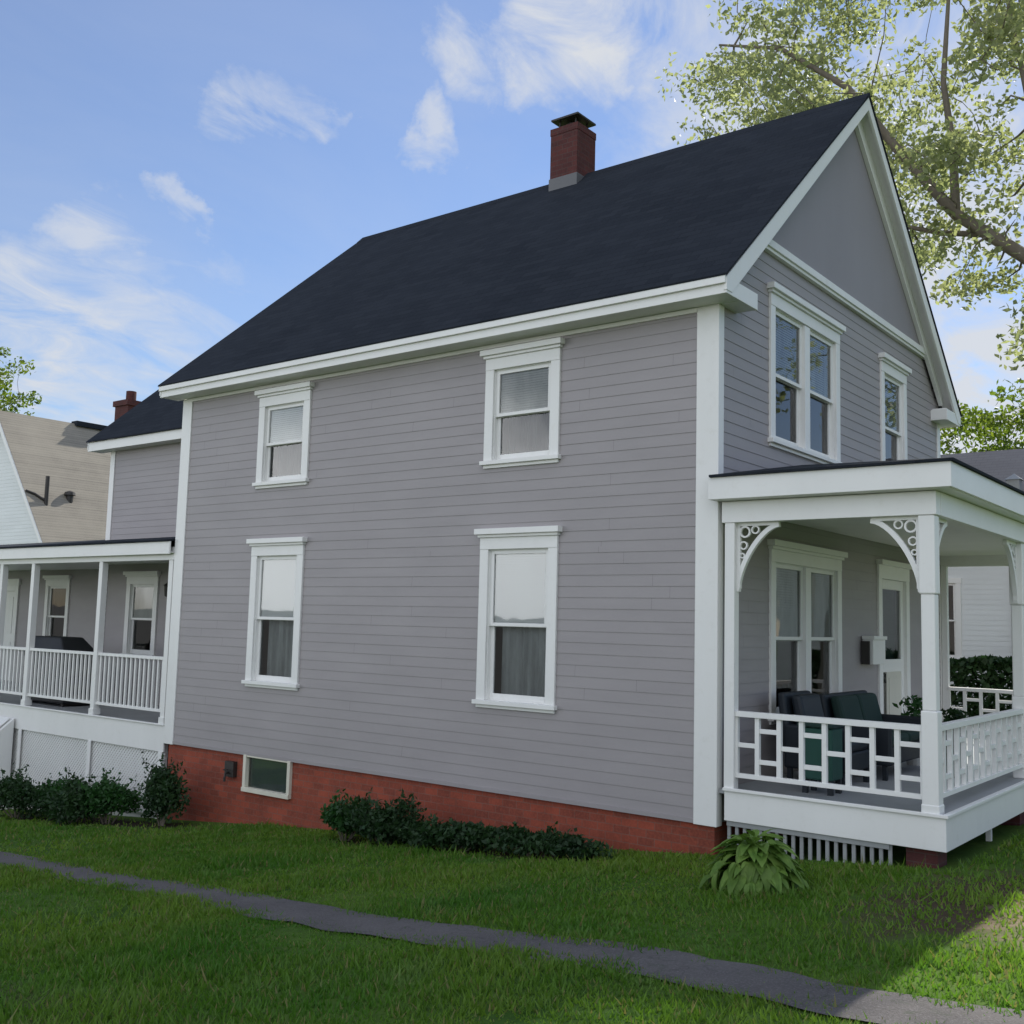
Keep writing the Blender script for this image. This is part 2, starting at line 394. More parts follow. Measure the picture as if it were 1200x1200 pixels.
# ------------------------------------------------------------ the house
house = thing('house', 'two-storey grey clapboard house with steep black roof, white trim and brick foundation', 'house', (-4.7, 3.96, -.6))
LX, WY = -9.42, 7.92
SL = .8695; EY = -.33; EZ = 5.63; RY = 3.96; RZ = 9.36; RX0, RX1 = -9.68, .26
def roof_z(y): return EZ+SL*((y-EY) if y <= RY else (2*RY-EY-y))
S, Fr = FY(0), FX(0)
holesS = []
for a0, a1, z0, z1, up, lo in ((-7.57, -6.40, 3.86, 5.34, 'brightblind', 'darkcurtain'), (-3.19, -2.02, 3.86, 5.34, 'paleshade', 'darkcurtain'),
                       (-7.58, -6.40, .96, 3.11, 'brightblind', 'curtain'), (-3.20, -2.0, .96, 3.11, 'brightblind', 'curtain')):
    holesS.append(window(house, S, a0, a1, z0, z1, up=up, low=lo))
JOINTS = MB(); wm = MB(); lap_wall(wm, S, LX, 0, 0, 5.45, holesS)
# front wall
holesF = [window(house, Fr, 1.25, 3.46, 4.08, 6.0, n=2, up='curtain', low=None),
          window(house, Fr, 5.05, 6.22, 4.08, 6.0, up='curtain', low=None),
          window(house, Fr, 1.26, 3.47, .92, 3.0, n=2, up='curtain', low=None)]
doorhole = (5.0, 6.06, .36, 2.74)
clipF = lambda z: (max(0, EY+(z-EZ+.12)/SL) if z > 5.5 else 0, min(WY, 2*RY-EY-(z-EZ+.12)/SL) if z > 5.5 else WY)
lap_wall(wm, Fr, 0, WY, 0, 6.46, holesF+[doorhole], clipF)
# back and far-end walls
lap_wall(wm, FYb(WY), LX, 0, 0, 5.45)
lap_wall(wm, FXb(LX), 0, WY, 0, 8.9, (), clipF)
nw = len(wm.f); wm.add(JOINTS.v, JOINTS.f); JOINTS = None
WALL = obj('wall', wm, M['siding'], house, fix=False); WALL.data.materials.append(M['joint'])
for p_ in WALL.data.polygons[nw:]: p_.material_index = 1
# interior floor slab and a partition so that panes look into rooms
im = MB(); im.box(LX+.1, -.1, .1, WY-.1, 3.25, 3.4); im.box(LX+.1, -.1, .1, WY-.1, -.05, .05); im.box(-5.0, -4.9, .1, WY-.1, .05, 3.25); im.box(-5.0, -4.9, .1, WY-.1, 3.4, 5.6)
im.box(LX+.1, -5.0, 3.9, 4.0, .05, 3.25); im.box(LX+.1, -5.0, 3.9, 4.0, 3.4, 6.0); im.box(-4.9, -.1, 3.8, 3.9, .05, 3.25); im.box(-4.9, -.1, 3.8, 3.9, 3.4, 6.0); im.box(LX+.1, -.1, .3, WY-.3, 5.75, 5.85)
obj('interior_wall', im, M['inside'], house)
# gable panel above belt
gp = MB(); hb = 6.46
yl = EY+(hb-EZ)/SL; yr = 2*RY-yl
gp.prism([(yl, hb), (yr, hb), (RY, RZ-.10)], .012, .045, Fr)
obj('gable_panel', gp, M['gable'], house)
bt = MB(); bt.box(yl+.1, yr-.1, 6.40, 6.49, .0, .085, Fr); bt.box(yl+.12, yr-.12, 6.36, 6.40, .0, .06, Fr)
obj('belt_trim', bt, M['trim'], house, bevel=.004)
# foundation
fm = MB()
def fwall(mb, T, a0, a1, zt, holes=()):
    A = [a0]+sorted([q for h in holes for q in (h[0], h[1])])+[a1]
    for p, q in zip(A, A[1:]):
        hz = [h for h in holes if abs(h[0]-p) < 1e-6]
        if hz: mb.box(p, q, -2.6, hz[0][2], -.25, -.02, T); mb.box(p, q, hz[0][3], zt, -.25, -.02, T)
        else: mb.box(p, q, -2.6, zt, -.25, -.02, T)
bh = (-7.46, -6.54, -.48, -.03)
fwall(fm, S, LX+.02, -.02, -.005, [bh]); fm.box(-.25, -.02, .25, WY-.25, -2.6, -.005); fm.box(LX+.02, LX+.25, .25, WY-.25, -2.6, -.005); fm.box(LX+.02, -.02, WY-.25, WY-.02, -2.6, -.005)
obj('foundation', fm, M['brick'], house)
bw = MB(); a0, a1, z0, z1 = -7.51, -6.49, -.53, -.012
bw.box(a0, a0+.06, z0+.06, z1, -.06, .03, S); bw.box(a1-.06, a1, z0+.06, z1, -.06, .03, S); bw.box(a0, a1, z0, z0+.06, -.06, .045, S); bw.box(a0+.06, a1-.06, z1-.03, z1, -.06, .02, S)
B = obj('basement_window', bw, M['beige_roof_trim'], house, bevel=.003)
pane(sheet(a0+.06, a1-.06, z0+.06, z1-.03, -.035, S), S, B)
g = MB(); g.box(a0+.05, a1-.05, z0+.05, z1-.02, -.09, -.07, S); obj('blind', g, M['bsmt'], B)
hb_ = MB(); hb_.box(-7.90, -7.70, -.36, -.14, -.03, .05, S); hb_.tube([(-7.8, -.02, -.3), (-7.8, -.10, -.3), (-7.8, -.12, -.36), (-7.8, -.12, -.42)], .018, 8)
hb_.lathe([(.0, 0), (.04, .0), (.04, .012), (0, .012)], (-7.8, -.11, -.26), 10)
obj('hose_tap', hb_, M['iron'], house)
# corner boards
cb = [(-.24, .024, -.024, .10), (LX-.07, LX+.17, -.024, .1), (-.15, .024, WY-.12, WY+.024), (LX-.024, LX+.15, WY-.12, WY+.024)]
for x0, x1, y0, y1 in cb:
    m_ = MB(); m_.box(x0, x1, y0, y1, -.03, 5.42); obj('corner_board', m_, M['trim'], house, bevel=.005)
sk = MB(); sk.box(LX+.17, -.24, -.022, 0, -.02, .025); obj('skirt_trim', sk, M['siding'], house)
fz = MB(); fz.box(LX+.17, -.24, -.03, 0, 5.37, 5.42); fz.box(-.24, 0.03, -.03, 0, 5.421, 5.43)
# cornice: fascia, soffit, frieze, returns
fz.box(RX0, RX1, -.33, -.30, 5.42, 5.60); fz.box(RX0, RX1, -.365, -.331, 5.52, 5.60); fz.box(RX0+.01, RX1-.03, -.30, 0, 5.425, 5.445)
fz.box(RX1-.03, RX1, -.30, .42, 5.42, 5.60); fz.box(.0, RX1-.03, .01, .42, 5.425, 5.445); fz.box(.0, RX1-.03, .39, .42, 5.445, 5.60)
obj('cornice', fz, M['trim'], house, bevel=.004); fz = MB()
fz.box(RX0, RX1, 2*RY-EY-.03, 2*RY-EY, 5.42, 5.60); fz.box(RX0+.01, RX1-.03, WY, 2*RY-EY-.03, 5.425, 5.445)
fz.box(RX1-.03, RX1, WY-.42, WY+.30, 5.42, 5.60); fz.box(0, RX1-.03, WY-.42, WY-.002, 5.425, 5.445); fz.box(0, RX1-.03, WY-.42, WY-.39, 5.445, 5.60); fz.box(.02, RX1-.03, WY-.38, WY+.25, 5.56, 5.62)
obj('cornice', fz, M['trim'], house, bevel=.004)
# shingle roof
def gable_roof(parent, x0, x1, ey, ez, ry, rz, th=.04, m='shingle', chim=None):
    r = MB(); TX = lambda a, b, c: (c, a, b)
    e2 = 2*ry-ey
    r.prism([(ey-.04, ez-.035), (ry, rz), (e2+.04, ez-.035), (e2+.04, ez-.035+.024), (ry, rz+th), (ey-.04, ez-.011)], x0-.02, x1+.022, TX)
    return obj('roof', r, M[m], parent)
roof = gable_roof(house, RX0, RX1, EY, EZ, RY, RZ)
def rakes(parent, x, sgn, ey, ez, ry, rz, h=.14, over=.26, m='trim', frieze=.17):
    sl = (rz-ez)/(ry-ey)
    for sd in (1, -1):
        mb = MB()
        def P(y, z): return (y if sd == 1 else 2*ry-y, z)
        TX = lambda a, b, c: (x+sgn*c, a, b)
        mb.prism([P(ey-.01, ez-.04), P(ry, rz-.01), P(ry, rz-.01-h*1.3), P(ey+.12, ez-.04-h), P(ey-.01, ez-.04-h)], -.035, 0, TX)
        mb.prism([P(ey+.1, ez-.04-.02+.1*sl-.05), P(ry, rz-.07), P(ry, rz-.10), P(ey+.1, ez-.04-.05+.1*sl-.05)], -over, -.036, TX)
        if frieze: mb.prism([P(ey+.45, ez+.45*sl-.09), P(ry, rz-.10), P(ry, rz-.10-frieze*1.5), P(ey+.45, ez+.45*sl-.09-frieze*1.3)], -over, -over+.06, TX)
        obj('rake_board', mb, M[m], parent, bevel=.003)
m_ = MB(); TXr = lambda a, b, c: (c, a, b)
m_.prism([(RY-.15, RZ+.045-.15*SL), (RY, RZ+.06), (RY+.15, RZ+.045-.15*SL), (RY+.15, RZ+.03-.15*SL), (RY, RZ+.041), (RY-.15, RZ+.03-.15*SL)], RX0-.02, RX1+.022, TXr)
obj('ridge_cap', m_, M['shingle'], roof)
rakes(house, RX1+.008, 1, EY, EZ, RY, RZ, over=.26-.04)
rakes(house, RX0-.008, -1, EY, EZ, RY, RZ)
# chimney
cx0, cx1, cy0, cy1 = -4.96, -4.42, 3.66, 4.20
cm = MB(); cm.box(cx0, cx1, cy0, cy1, 8.7, 10.10); cm.box(cx0-.008, cx1+.008, cy0-.008, cy1+.008, 10.08, 10.2)
CH = obj('chimney', cm, M['chimbrick'], house, bevel=.006)
fl = MB(); fl.box(cx0-.012, cx1+.012, cy0-.012, cy1+.012, 8.9, 9.33); obj('flashing', fl, M['leadgrey'], CH)
cp = MB(); mx_, my_ = (cx0+cx1)/2, (cy0+cy1)/2
for i in (-1, 1):
    for j in (-1, 1): cp.box(mx_+i*.16-.012, mx_+i*.16+.012, my_+j*.16-.012, my_+j*.16+.012, 10.2, 10.36)
cp.add([(mx_-.27, my_-.27, 10.34), (mx_+.27, my_-.27, 10.34), (mx_+.27, my_+.27, 10.34), (mx_-.27, my_+.27, 10.34),
        (mx_-.27, my_-.27, 10.37), (mx_+.27, my_-.27, 10.37), (mx_+.27, my_+.27, 10.37), (mx_-.27, my_+.27, 10.37), (mx_, my_, 10.52)],
       [(0, 1, 2, 3), (0, 1, 5, 4), (1, 2, 6, 5), (2, 3, 7, 6), (3, 0, 4, 7), (4, 5, 8), (5, 6, 8), (6, 7, 8), (7, 4, 8)])
cp.lathe([(.12, 0), (.12, .12), (.10, .12), (.10, 0)], (mx_, my_, 10.19), 12)
obj('chimney_cap', cp, M['iron'], CH)

# ------------------------------------------------------------ front porch (part of the house)
PX_, PF = 2.2, .35
pf = MB()
y = .02
pf.box(.03, PX_+.03, .02, WY-.02, PF-.04, PF)
obj('porch_floor', pf, M['deck'], house)
sk = MB(); sk.box(.10, PX_+.06, -.005, .02, .05, PF-.005); sk.box(PX_+.035, PX_+.06, .02, WY, .05, PF-.005); sk.box(.1, PX_+.06, WY-.02, WY+.005, .05, PF-.005)
sk.box(.09, PX_+.085, -.03, .015, PF-.004, PF+.026); sk.box(PX_+.03, PX_+.085, .015, WY, PF-.004, PF+.026)
obj('porch_skirt', sk, M['trim'], house, bevel=.004)
# picket lattice under porch
def picket_skirt(T, a0, a1, zt, step=.085, w=.034):
    m_ = MB(); a = a0
    while a < a1:
        zg = gz(*T(a, 0, 0)[:2])
        m_.box(a, a+w, zg+.015*random.random()-.02, zt, -.05, -.03, T); a += step
    m_.box(a0, a1, zt-.05, zt, -.03, -.012, T)
    obj('picket_lattice', m_, M['slat'], house)
picket_skirt(S, .12, 1.75, .05)
m_ = MB(); m_.box(2.08, 2.13, 2.04, 2.10, gz(2.1, 2)-.1, .05); obj('porch_pier', m_, M['trim'], house)
for x, y in ((2.02, .08), (1.95, 3.5), (2.02, 7.7)):
    m_ = MB(); m_.box(x-.14, x+.14, y-.0, y+.28, gz(x, y)-.2, .05); obj('porch_pier', m_, M['chimbrick'], house)
def porch_post(x0, x1, y0, y1, z0, z1, chamfer=True):
    m_ = MB(); c = .012
    if chamfer:
        m_.box(x0, x1, y0, y1, z0, 1.28); m_.box(x0-.006, x1+.006, y0-.006, y1+.006, z0, z0+.10)
        m_.box(x0+c, x1-c, y0+c, y1-c, 1.28, 2.34); m_.box(x0, x1, y0, y1, 2.34, z1)
    else: m_.box(x0, x1, y0, y1, z0, z1)
    return obj('porch_post', m_, M['trim'], house, bevel=.012 if chamfer else .005)
porch_post(2.05, 2.20, 0, .15, PF, 3.07); porch_post(2.05, 2.20, 3.42, 3.57, PF, 3.07); porch_post(2.05, 2.20, WY-.15, WY, PF, 3.07)
porch_post(.09, .20, .0, .11, PF, 3.07, False); porch_post(.03, .12, WY-.1, WY, PF, 3.07, False)
bmx = MB(); bmx.box(.06, 2.22, -.012, .13, 3.07, 3.29); bmx.box(2.08, 2.225, .13, WY, 3.07, 3.29); bmx.box(.03, 2.08, WY-.13, WY, 3.07, 3.29)
obj('porch_beam', bmx, M['trim'], house, bevel=.004)
ce = MB(); ce.box(.02, 2.08, .13, WY-.13, 3.24, 3.27); obj('porch_ceiling', ce, M['trim'], house)
# porch roof: low hip
px1, py0, py1 = 2.40, -.17, WY+.17; zt = 3.53; sl = .19
ft = MB(); ft.box(-.02, px1, py0, py0+.025, 3.30, zt); ft.box(px1-.025, px1, py0+.025, py1, 3.30, zt); ft.box(-.02, px1, py1-.025, py1, 3.30, zt)
ft.box(-.0, px1-.025, py0+.025, 0.13, 3.295, 3.312); ft.box(2.08, px1-.025, .13, py1-.025, 3.295, 3.312)
obj('porch_fascia', ft, M['trim'], house, bevel=.004)
d = px1; pr = MB()
e = .03
top = [(.004, py0+d, zt+sl*d), (.004, py1-d, zt+sl*d)]
pr.add([(.004, py0-e, zt), (px1+e, py0-e, zt), (px1+e, py1+e, zt), (.004, py1+e, zt)]+top+[(.004, py0-e, zt+.025), (px1+e, py0-e, zt+.025), (px1+e, py1+e, zt+.025), (.004, py1+e, zt+.025)],
       [(0, 1, 7, 6), (1, 2, 8, 7), (2, 3, 9, 8), (6, 7, 4), (7, 8, 5, 4), (8, 9, 5), (0, 1, 2, 3)])
obj('porch_roof', pr, M['shingle'], house)
# fret brackets
def bracket(T, a, zt_, sg, w=.46, h=.68, t0=-.10, t1=-.06):
    m_ = MB()
    def q(u, v): return (a+sg*u, zt_-v)
    m_.prism([q(0, 0), q(w, 0), q(w, .035), q(0, .035)], t0, t1, T); m_.prism([q(0, .035), q(.035, .035), q(.035, h), q(0, h)], t0, t1, T)
    ts = [i/14*math.pi/2 for i in range(15)]; wd = .048
    P = [(w*(1-math.sin(t)*.92)-w*.08*math.sin(t)*0, h*(1-math.cos(t)*.92)) for t in ts]
    P = [(w*(1-math.sin(t))**.85, h*(1-math.cos(t))**.85) for t in ts]
    for i in range(14):
        (u0, v0), (u1, v1) = P[i], P[i+1]
        dx, dy = u1-u0, v1-v0; l = math.hypot(dx, dy) or 1; nx_, ny_ = dy/l*wd*.5, -dx/l*wd*.5
        m_.prism([q(u0-nx_, v0-ny_+.03), q(u1-nx_, v1-ny_+.03), q(u1+nx_, v1+ny_+.03), q(u0+nx_, v0+ny_+.03)], t0-.004-.0004*(i%2), t1+.004+.0004*(i%2), T)
    def ring(cu, cv, r, rw=.018, n=14):
        for k in range(n):
            t, s_ = 2*math.pi*k/n, 2*math.pi*(k+1)/n
            m_.prism([q(cu+(r-rw)*math.cos(t), cv+(r-rw)*math.sin(t)), q(cu+r*math.cos(t), cv+r*math.sin(t)), q(cu+r*math.cos(s_), cv+r*math.sin(s_)), q(cu+(r-rw)*math.cos(s_), cv+(r-rw)*math.sin(s_))], t0+.004, t1-.004, T)
    ring(.085, .095, .062); ring(.20, .075, .045, .014); ring(.068, .235, .045, .014); ring(.055, .34, .03, .012)
    obj('bracket', m_, M['trim'], house)
bracket(S, .20, 3.07, 1); bracket(S, 2.05, 3.07, -1)
G_ = FX(2.2)
bracket(G_, .15, 3.07, 1); bracket(G_, 3.42, 3.07, -1); bracket(G_, 3.57, 3.07, 1); bracket(G_, WY-.15, 3.07, -1)
def fret_rail(T, a0, a1, n, z0=.48, z1=1.145, c0=-.09, c1=-.045):
    m_ = MB(); m_.box(a0, a1, z1-.055, z1, c0-.02, c1+.02, T); m_.box(a0, a1, z0, z0+.045, c0-.005, c1+.005, T)
    w = (a1-a0)/n; H = z1-.055-z0-.045; b = z0+.045; bw_ = .046
    for i in range(n):
        s = a0+i*w+bw_/2; e_ = a0+(i+1)*w-bw_/2
        for q in ([.5] if i % 2 == 0 else [.23, .77]):
            zc = b+H*q; m_.box(s, e_, zc-bw_/2, zc+bw_/2, c0+.006, c1-.006, T)
    R_ = obj('porch_railing', m_, M['trim'], house, bevel=.003)
    for i in range(n+1):
        a = a0+i*w; k = MB(); lo_, hi_ = max(a0, a-bw_/2), min(a1, a+bw_/2); k.box(lo_, hi_, b, z1-.055, c0, c1, T)
        obj('baluster', k, M['trim'], R_)
fret_rail(S, .20, 2.05, 8); fret_rail(G_, .15, 3.42, 14); fret_rail(FX(2.2), 3.57, 5.0, 6); fret_rail(FX(2.2), 6.3, WY-.15, 6)
fret_rail(FYb(WY-.13), .12, 2.05, 8, c0=.03, c1=.075)
# steps from porch at the open bay
st = MB()
for k in range(3): st.box(PX_+.09, PX_+.09+.28*(3-k), 5.0, 6.3, gz(2.6, 5.6)-.05 if k == 0 else PF-.02-.16*(3-k)-.0, PF-.02-.16*(2-k)-.16)
obj('porch_step', st, M['deck'], house)
# front door: casing, storm door
dm = MB(); a0, a1, z1 = 4.86, 6.20, 3.0
dm.box(a0-.03, a1+.03, z1-.07, z1, 0, .1, Fr); dm.box(a0, a1, z1-.26, z1-.07, 0, .04, Fr); dm.box(a0, a0+.14, PF, z1-.26, 0, .036, Fr); dm.box(a1-.14, a1, PF, z1-.26, 0, .036, Fr)
dm.box(a0+.12, a0+.15, PF, z1-.26, -.12, 0, Fr); dm.box(a1-.15, a1-.12, PF, z1-.26, -.12, 0, Fr)
DF = obj('door_frame', dm, M['trim'], house, bevel=.004)
s, e = 5.01, 6.05
dd = MB(); dd.box(s, s+.13, PF+.02, 2.74, -.05, -.01, Fr); dd.box(e-.13, e, PF+.02, 2.74, -.05, -.01, Fr); dd.box(s+.13, e-.13, 2.6, 2.74, -.05, -.01, Fr)
dd.box(s+.13, e-.13, 1.42, 1.60, -.05, -.01, Fr); dd.box(s+.13, e-.13, PF+.02, PF+.25, -.05, -.01, Fr)
DR = obj('door', dd, M['trim'], house, bevel=.004)
pane(sheet(s+.13, e-.13, 1.6, 2.6, -.033, Fr), Fr, DR)
k = MB(); k.box(s+.30, e-.13, PF+.25, 1.42, -.045, -.02, Fr); k.box(s+.38, e-.21, PF+.33, 1.34, -.02, -.012, Fr); obj('door_panel', k, M['cream'], DR)
pane(sheet(s+.13, s+.30, PF+.25, 1.42, -.035, Fr), Fr, DR)
k = MB(); k.tube([Fr(s+.065, 1.28, -.01), Fr(s+.065, 1.28, .04), Fr(s+.065, 1.40, .04), Fr(s+.065, 1.40, -.01)], .011, 8); obj('door_handle', k, M['iron'], DR)
# inner dark door behind the storm door
k = MB(); k.box(s, e, PF, 2.74, -.16, -.12, Fr); obj('inner_door', k, M['dkgreen'], house)

# ------------------------------------------------------------ rear ell, wing and rear porch
EX, EYF = -14.8, 2.0
em = MB(); SE = FY(EYF)
h1 = window(house, SE, -13.95, -12.85, 1.10, 2.80, up='paleshade', low=None)
lap_wall(em, SE, EX, LX, 0, 5.32, [h1]); lap_wall(em, FXb(EX), EYF, 7.5, 0, 7.9, (), lambda z: (EYF if z < 5.4 else 1.7+(z-5.4)/.87, 7.5 if z < 5.4 else 7.8-(z-5.4)/.87))
lap_wall(em, FYb(7.5), EX, LX, 0, 5.32)
WG = 3.2; SW = FY(WG)
h2 = window(house, SW, -19.25, -18.15, 1.05, 2.82, up=None, low=None)
h3 = (-21.55, -20.65, .26, 2.45)
lap_wall(em, SW, -23, EX, 0, 3.3, [h2, h3]); lap_wall(em, FXb(-23), WG, 7, 0, 3.3)
obj('ell_wall', em, M['siding'], house, fix=False)
im = MB(); im.box(-22.9, LX-.1, 4.6, 4.7, -.5, 3.3); im.box(EX+.1, LX-.1, 3.9, 4.0, 3.4, 5.3); im.box(EX+.1, LX-.1, 2.1, 7.4, 3.3, 3.4); im.box(-22.9, EX-.1, 3.3, 6.9, 3.15, 3.25)
obj('interior_wall', im, M['inside'], house)
for x0, x1, y0, y1, zt_ in ((EX-.02, EX+.14, EYF-.024, EYF+.12, 5.3), (-23.02, -22.86, WG-.024, WG+.1, 3.25)):
    m_ = MB(); m_.box(x0, x1, y0, y1, -.02, zt_); obj('corner_board', m_, M['trim'], house, bevel=.004)
fm = MB(); fm.box(EX, LX, EYF+.02, 7.48, -2.8, -.005); fm.box(-22.98, EX, WG+.02, 6.98, -3, -.005); obj('foundation', fm, M['brick'], house)
gable_roof(house, -15.24, LX-.35, 1.70, 5.50, 4.75, 8.15); rakes(house, -15.24, -1, 1.70, 5.50, 4.75, 8.15, over=.4)
m_ = MB(); m_.box(-15.24, LX-.1, 1.70, 1.73, 5.28, 5.47); m_.box(-15.2, LX-.1, 1.73, 2.0, 5.285, 5.30); obj('ell_fascia', m_, M['trim'], house, bevel=.004); m_ = MB()
m_.box(-15.2, LX-.1, 7.5, 7.8, 5.285, 5.30); m_.box(-15.24, LX-.1, 7.77, 7.8, 5.3, 5.47)
obj('ell_fascia', m_, M['trim'], house, bevel=.004)
# door in wing
m_ = MB(); m_.box(-21.7, -21.55, .26, 2.6, 0, .04, SW); m_.box(-20.65, -20.5, .26, 2.6, 0, .04, SW); m_.box(-21.75, -20.45, 2.6, 2.75, 0, .06, SW); m_.box(-21.55, -20.65, 2.45, 2.6, 0, .04, SW)
obj('door_frame', m_, M['trim'], house, bevel=.004)
m_ = MB(); m_.box(-21.55, -20.65, .26, 2.45, -.06, -.02, SW); m_.box(-21.4, -20.8, .45, 1.2, -.02, -.008, SW); m_.box(-21.4, -20.8, 1.4, 2.3, -.02, -.008, SW); obj('door', m_, M['trim'], house, bevel=.004)
# rear porch floor, skirt, roof
RPL = -22.6; DZ = .24
m_ = MB(); m_.box(RPL, LX-.03, .02, EYF-.03, DZ-.04, DZ); m_.box(RPL, EX-.03, EYF-.03, WG-.03, DZ-.04, DZ); obj('porch_floor', m_, M['deck'], house)
m_ = MB(); m_.box(RPL, LX-.08, -.01, .02, -.17, DZ-.003); m_.box(RPL, LX-.08, -.035, .018, DZ-.002, DZ+.02); m_.box(RPL-.025, RPL, -.01, WG, -.17, DZ-.003)
obj('porch_skirt', m_, M['trim'], house, bevel=.004)
m_ = MB(); x = -14.0
zb = lambda x: gz(x, 0)+.06
def strip(xa, za, xb, zb_, w=.035, y=.03):
    # thin diagonal lath
    dx, dz = xb-xa, zb_-za; l = math.hypot(dx, dz); nx_, nz_ = -dz/l*w/2, dx/l*w/2
    m_.prism([(xa+nx_, za+nz_), (xb+nx_, zb_+nz_), (xb-nx_, zb_-nz_), (xa-nx_, za-nz_)], -y-.008, -y, S)
zt_, zbm = -.17, -1.15
sp = .075
k = RPL-1
while k < LX:
    for sg, y in ((1, .03), (-1, .04)):
        xa, xb = (k, k+(zt_-zbm)) if sg == 1 else (k+(zt_-zbm), k); za, zb2 = zbm, zt_
        pts = [(xa, za), (xb, zb2)]
        lo_, hi_ = RPL, LX-.1
        # clip in x
        (x0, z0), (x1, z1) = sorted(pts)
        if x1 <= lo_ or x0 >= hi_: continue
        f = lambda X: z0+(z1-z0)*(X-x0)/(x1-x0)
        X0, X1 = max(x0, lo_), min(x1, hi_); strip(X0, f(X0), X1, f(X1), y=y)
    k += sp
obj('lattice', m_, M['trim'], house)
m_ = MB()
for x in (RPL, -15.4, -13.95, -11.65, LX-.2): m_.box(x, x+.10, -.02, -.002, min(zbm, gz(x, 0)), -.17)
m_.box(RPL, LX-.1, -.018, -.003, -1.15, -1.04); m_.box(RPL, LX-.1, .03, .06, -1.9, -1.14); obj('lattice_frame', m_, M['trim'], house, bevel=.003)
def rp(y): return 3.14+.136*(y+.1)
m_ = MB()
TXc = lambda a, b, c: (c, a, b)
m_.prism([(-.14, 3.13), (EYF-.003, rp(EYF)), (EYF-.003, rp(EYF)+.03), (-.14, 3.16)], EX-.0, LX-.09, TXc)
m_.prism([(-.14, 3.13), (WG, rp(WG)), (WG, rp(WG)+.03), (-.14, 3.16)], -23.3, EX, TXc)
m_.prism([(WG, rp(WG)), (7.1, 3.3), (7.1, 3.33), (WG, rp(WG)+.03)], -23.3, EX, TXc)
obj('porch_roof', m_, M['shingle'], house)
m_ = MB(); m_.box(-23.3, LX-.09, -.11, -.08, 2.93, 3.13); m_.box(-23.3, LX-.09, -.01, .11, 2.84, 3.05); m_.box(-23.3, LX-.09, -.08, -.01, 2.95, 2.965); obj('porch_beam', m_, M['trim'], house, bevel=.004)
m_ = MB(); m_.box(-23.2, LX-.09, .11, EYF-.01, 2.95, 2.97); m_.box(-23.2, EX-.03, EYF-.01, WG-.01, 2.95, 2.97); obj('porch_ceiling', m_, M['trim'], house)
for x in (-9.60, -11.62, -13.88, -15.05, -17.15, -19.8, -22.5):
    m_ = MB(); m_.box(x-.055, x+.055, 0, .11, DZ if x < -9.7 else -.5, 2.84); m_.box(x-.07, x+.07, -.015, .125, DZ+.02, DZ+.12); obj('porch_post', m_, M['trim'], house, bevel=.004)
def baluster_rail(x0, x1, z0=.43, z1=1.30):
    m_ = MB(); m_.box(x0, x1, .02, .09, z1-.05, z1)
    R_ = obj('porch_railing', m_, M['trim'], house, bevel=.003); m_ = MB(); m_.box(x0, x1, .03, .08, z0, z0+.045); obj('bottom_rail', m_, M['trim'], R_, bevel=.003); n = int((x1-x0)/.125)
    for i in range(n):
        x = x0+(i+.5)*(x1-x0)/n; k = MB(); k.box(x-.017, x+.017, .038, .072, z0+.045, z1-.05); obj('baluster', k, M['trim'], R_)
baluster_rail(-11.565, -9.655); baluster_rail(-13.825, -11.675); baluster_rail(-17.09, -15.11); baluster_rail(-19.74, -17.21); baluster_rail(-22.44, -19.86)
# closed rail bay and the white cellar bulkhead below it
baluster_rail(-14.995, -13.935)
m_ = MB(); x0, x1 = -15.6, -14.06
m_.prism([(-.045, .02), (-1.35, -1.02), (-1.35, -2.3), (-.045, -2.3)], x0, x1, lambda a, b, c: (c, a, b)); BK = obj('bulkhead', m_, M['trim'], house, bevel=.01)
for xa, xb in ((x0+.06, x0+.75), (x0+.79, x1-.06)):
    m_ = MB(); m_.prism([(-.10, .0), (-1.30, -.955), (-1.30, -.925), (-.10, .03)], xa, xb, lambda a, b, c: (c, a, b)); obj('bulkhead_door', m_, M['trim'], BK, bevel=.005)

# ------------------------------------------------------------ things on the porches
# covered grill
o = thing('covered_grill', 'black covered barbecue grill on the rear porch behind the white balusters', 'grill', (-14.05, .75, DZ))
m_ = MB(); x0, x1, y0, y1 = -14.85, -13.35, .45, 1.1
m_.add([(x0, y0, DZ+.05), (x1, y0, DZ+.05), (x1, y1, DZ+.05), (x0, y1, DZ+.05), (x0+.02, y0, 1.12), (x1-.02, y0, 1.12), (x1-.02, y1, 1.12), (x0+.02, y1, 1.12)],
       [(0, 1, 5, 4), (1, 2, 6, 5), (2, 3, 7, 6), (3, 0, 4, 7), (0, 1, 2, 3), (4, 5, 6, 7)]); obj('cover_skirt', m_, M['black'], o, bevel=.03)
m_ = MB(); m_.add([(x0-.04, y0-.03, 1.12), (x1+.12, y0-.03, 1.12), (x1+.12, y1+.03, 1.12), (x0-.04, y1+.03, 1.12), (x0+.04, y0-.03, 1.2), (x1-.0, y0-.03, 1.2), (x1-.0, y1+.03, 1.2), (x0+.04, y1+.03, 1.2), (x0+.12, y0+.1, 1.50), (x1-.38, y0+.1, 1.50), (x1-.38, y1-.1, 1.50), (x0+.12, y1-.1, 1.50)],
       [(0, 1, 5, 4), (1, 2, 6, 5), (2, 3, 7, 6), (3, 0, 4, 7), (4, 5, 9, 8), (5, 6, 10, 9), (6, 7, 11, 10), (7, 4, 8, 11), (8, 9, 10, 11), (0, 1, 2, 3)]); obj('lid', m_, M['black'], o, bevel=.03)
for q in (x0+.1, x1-.1):
    m_ = MB(); m_.tube([(q, y0+.05, DZ+.05), (q, y1-.05, DZ+.05)], .05, 12); obj('wheel', m_, M['iron'], o)
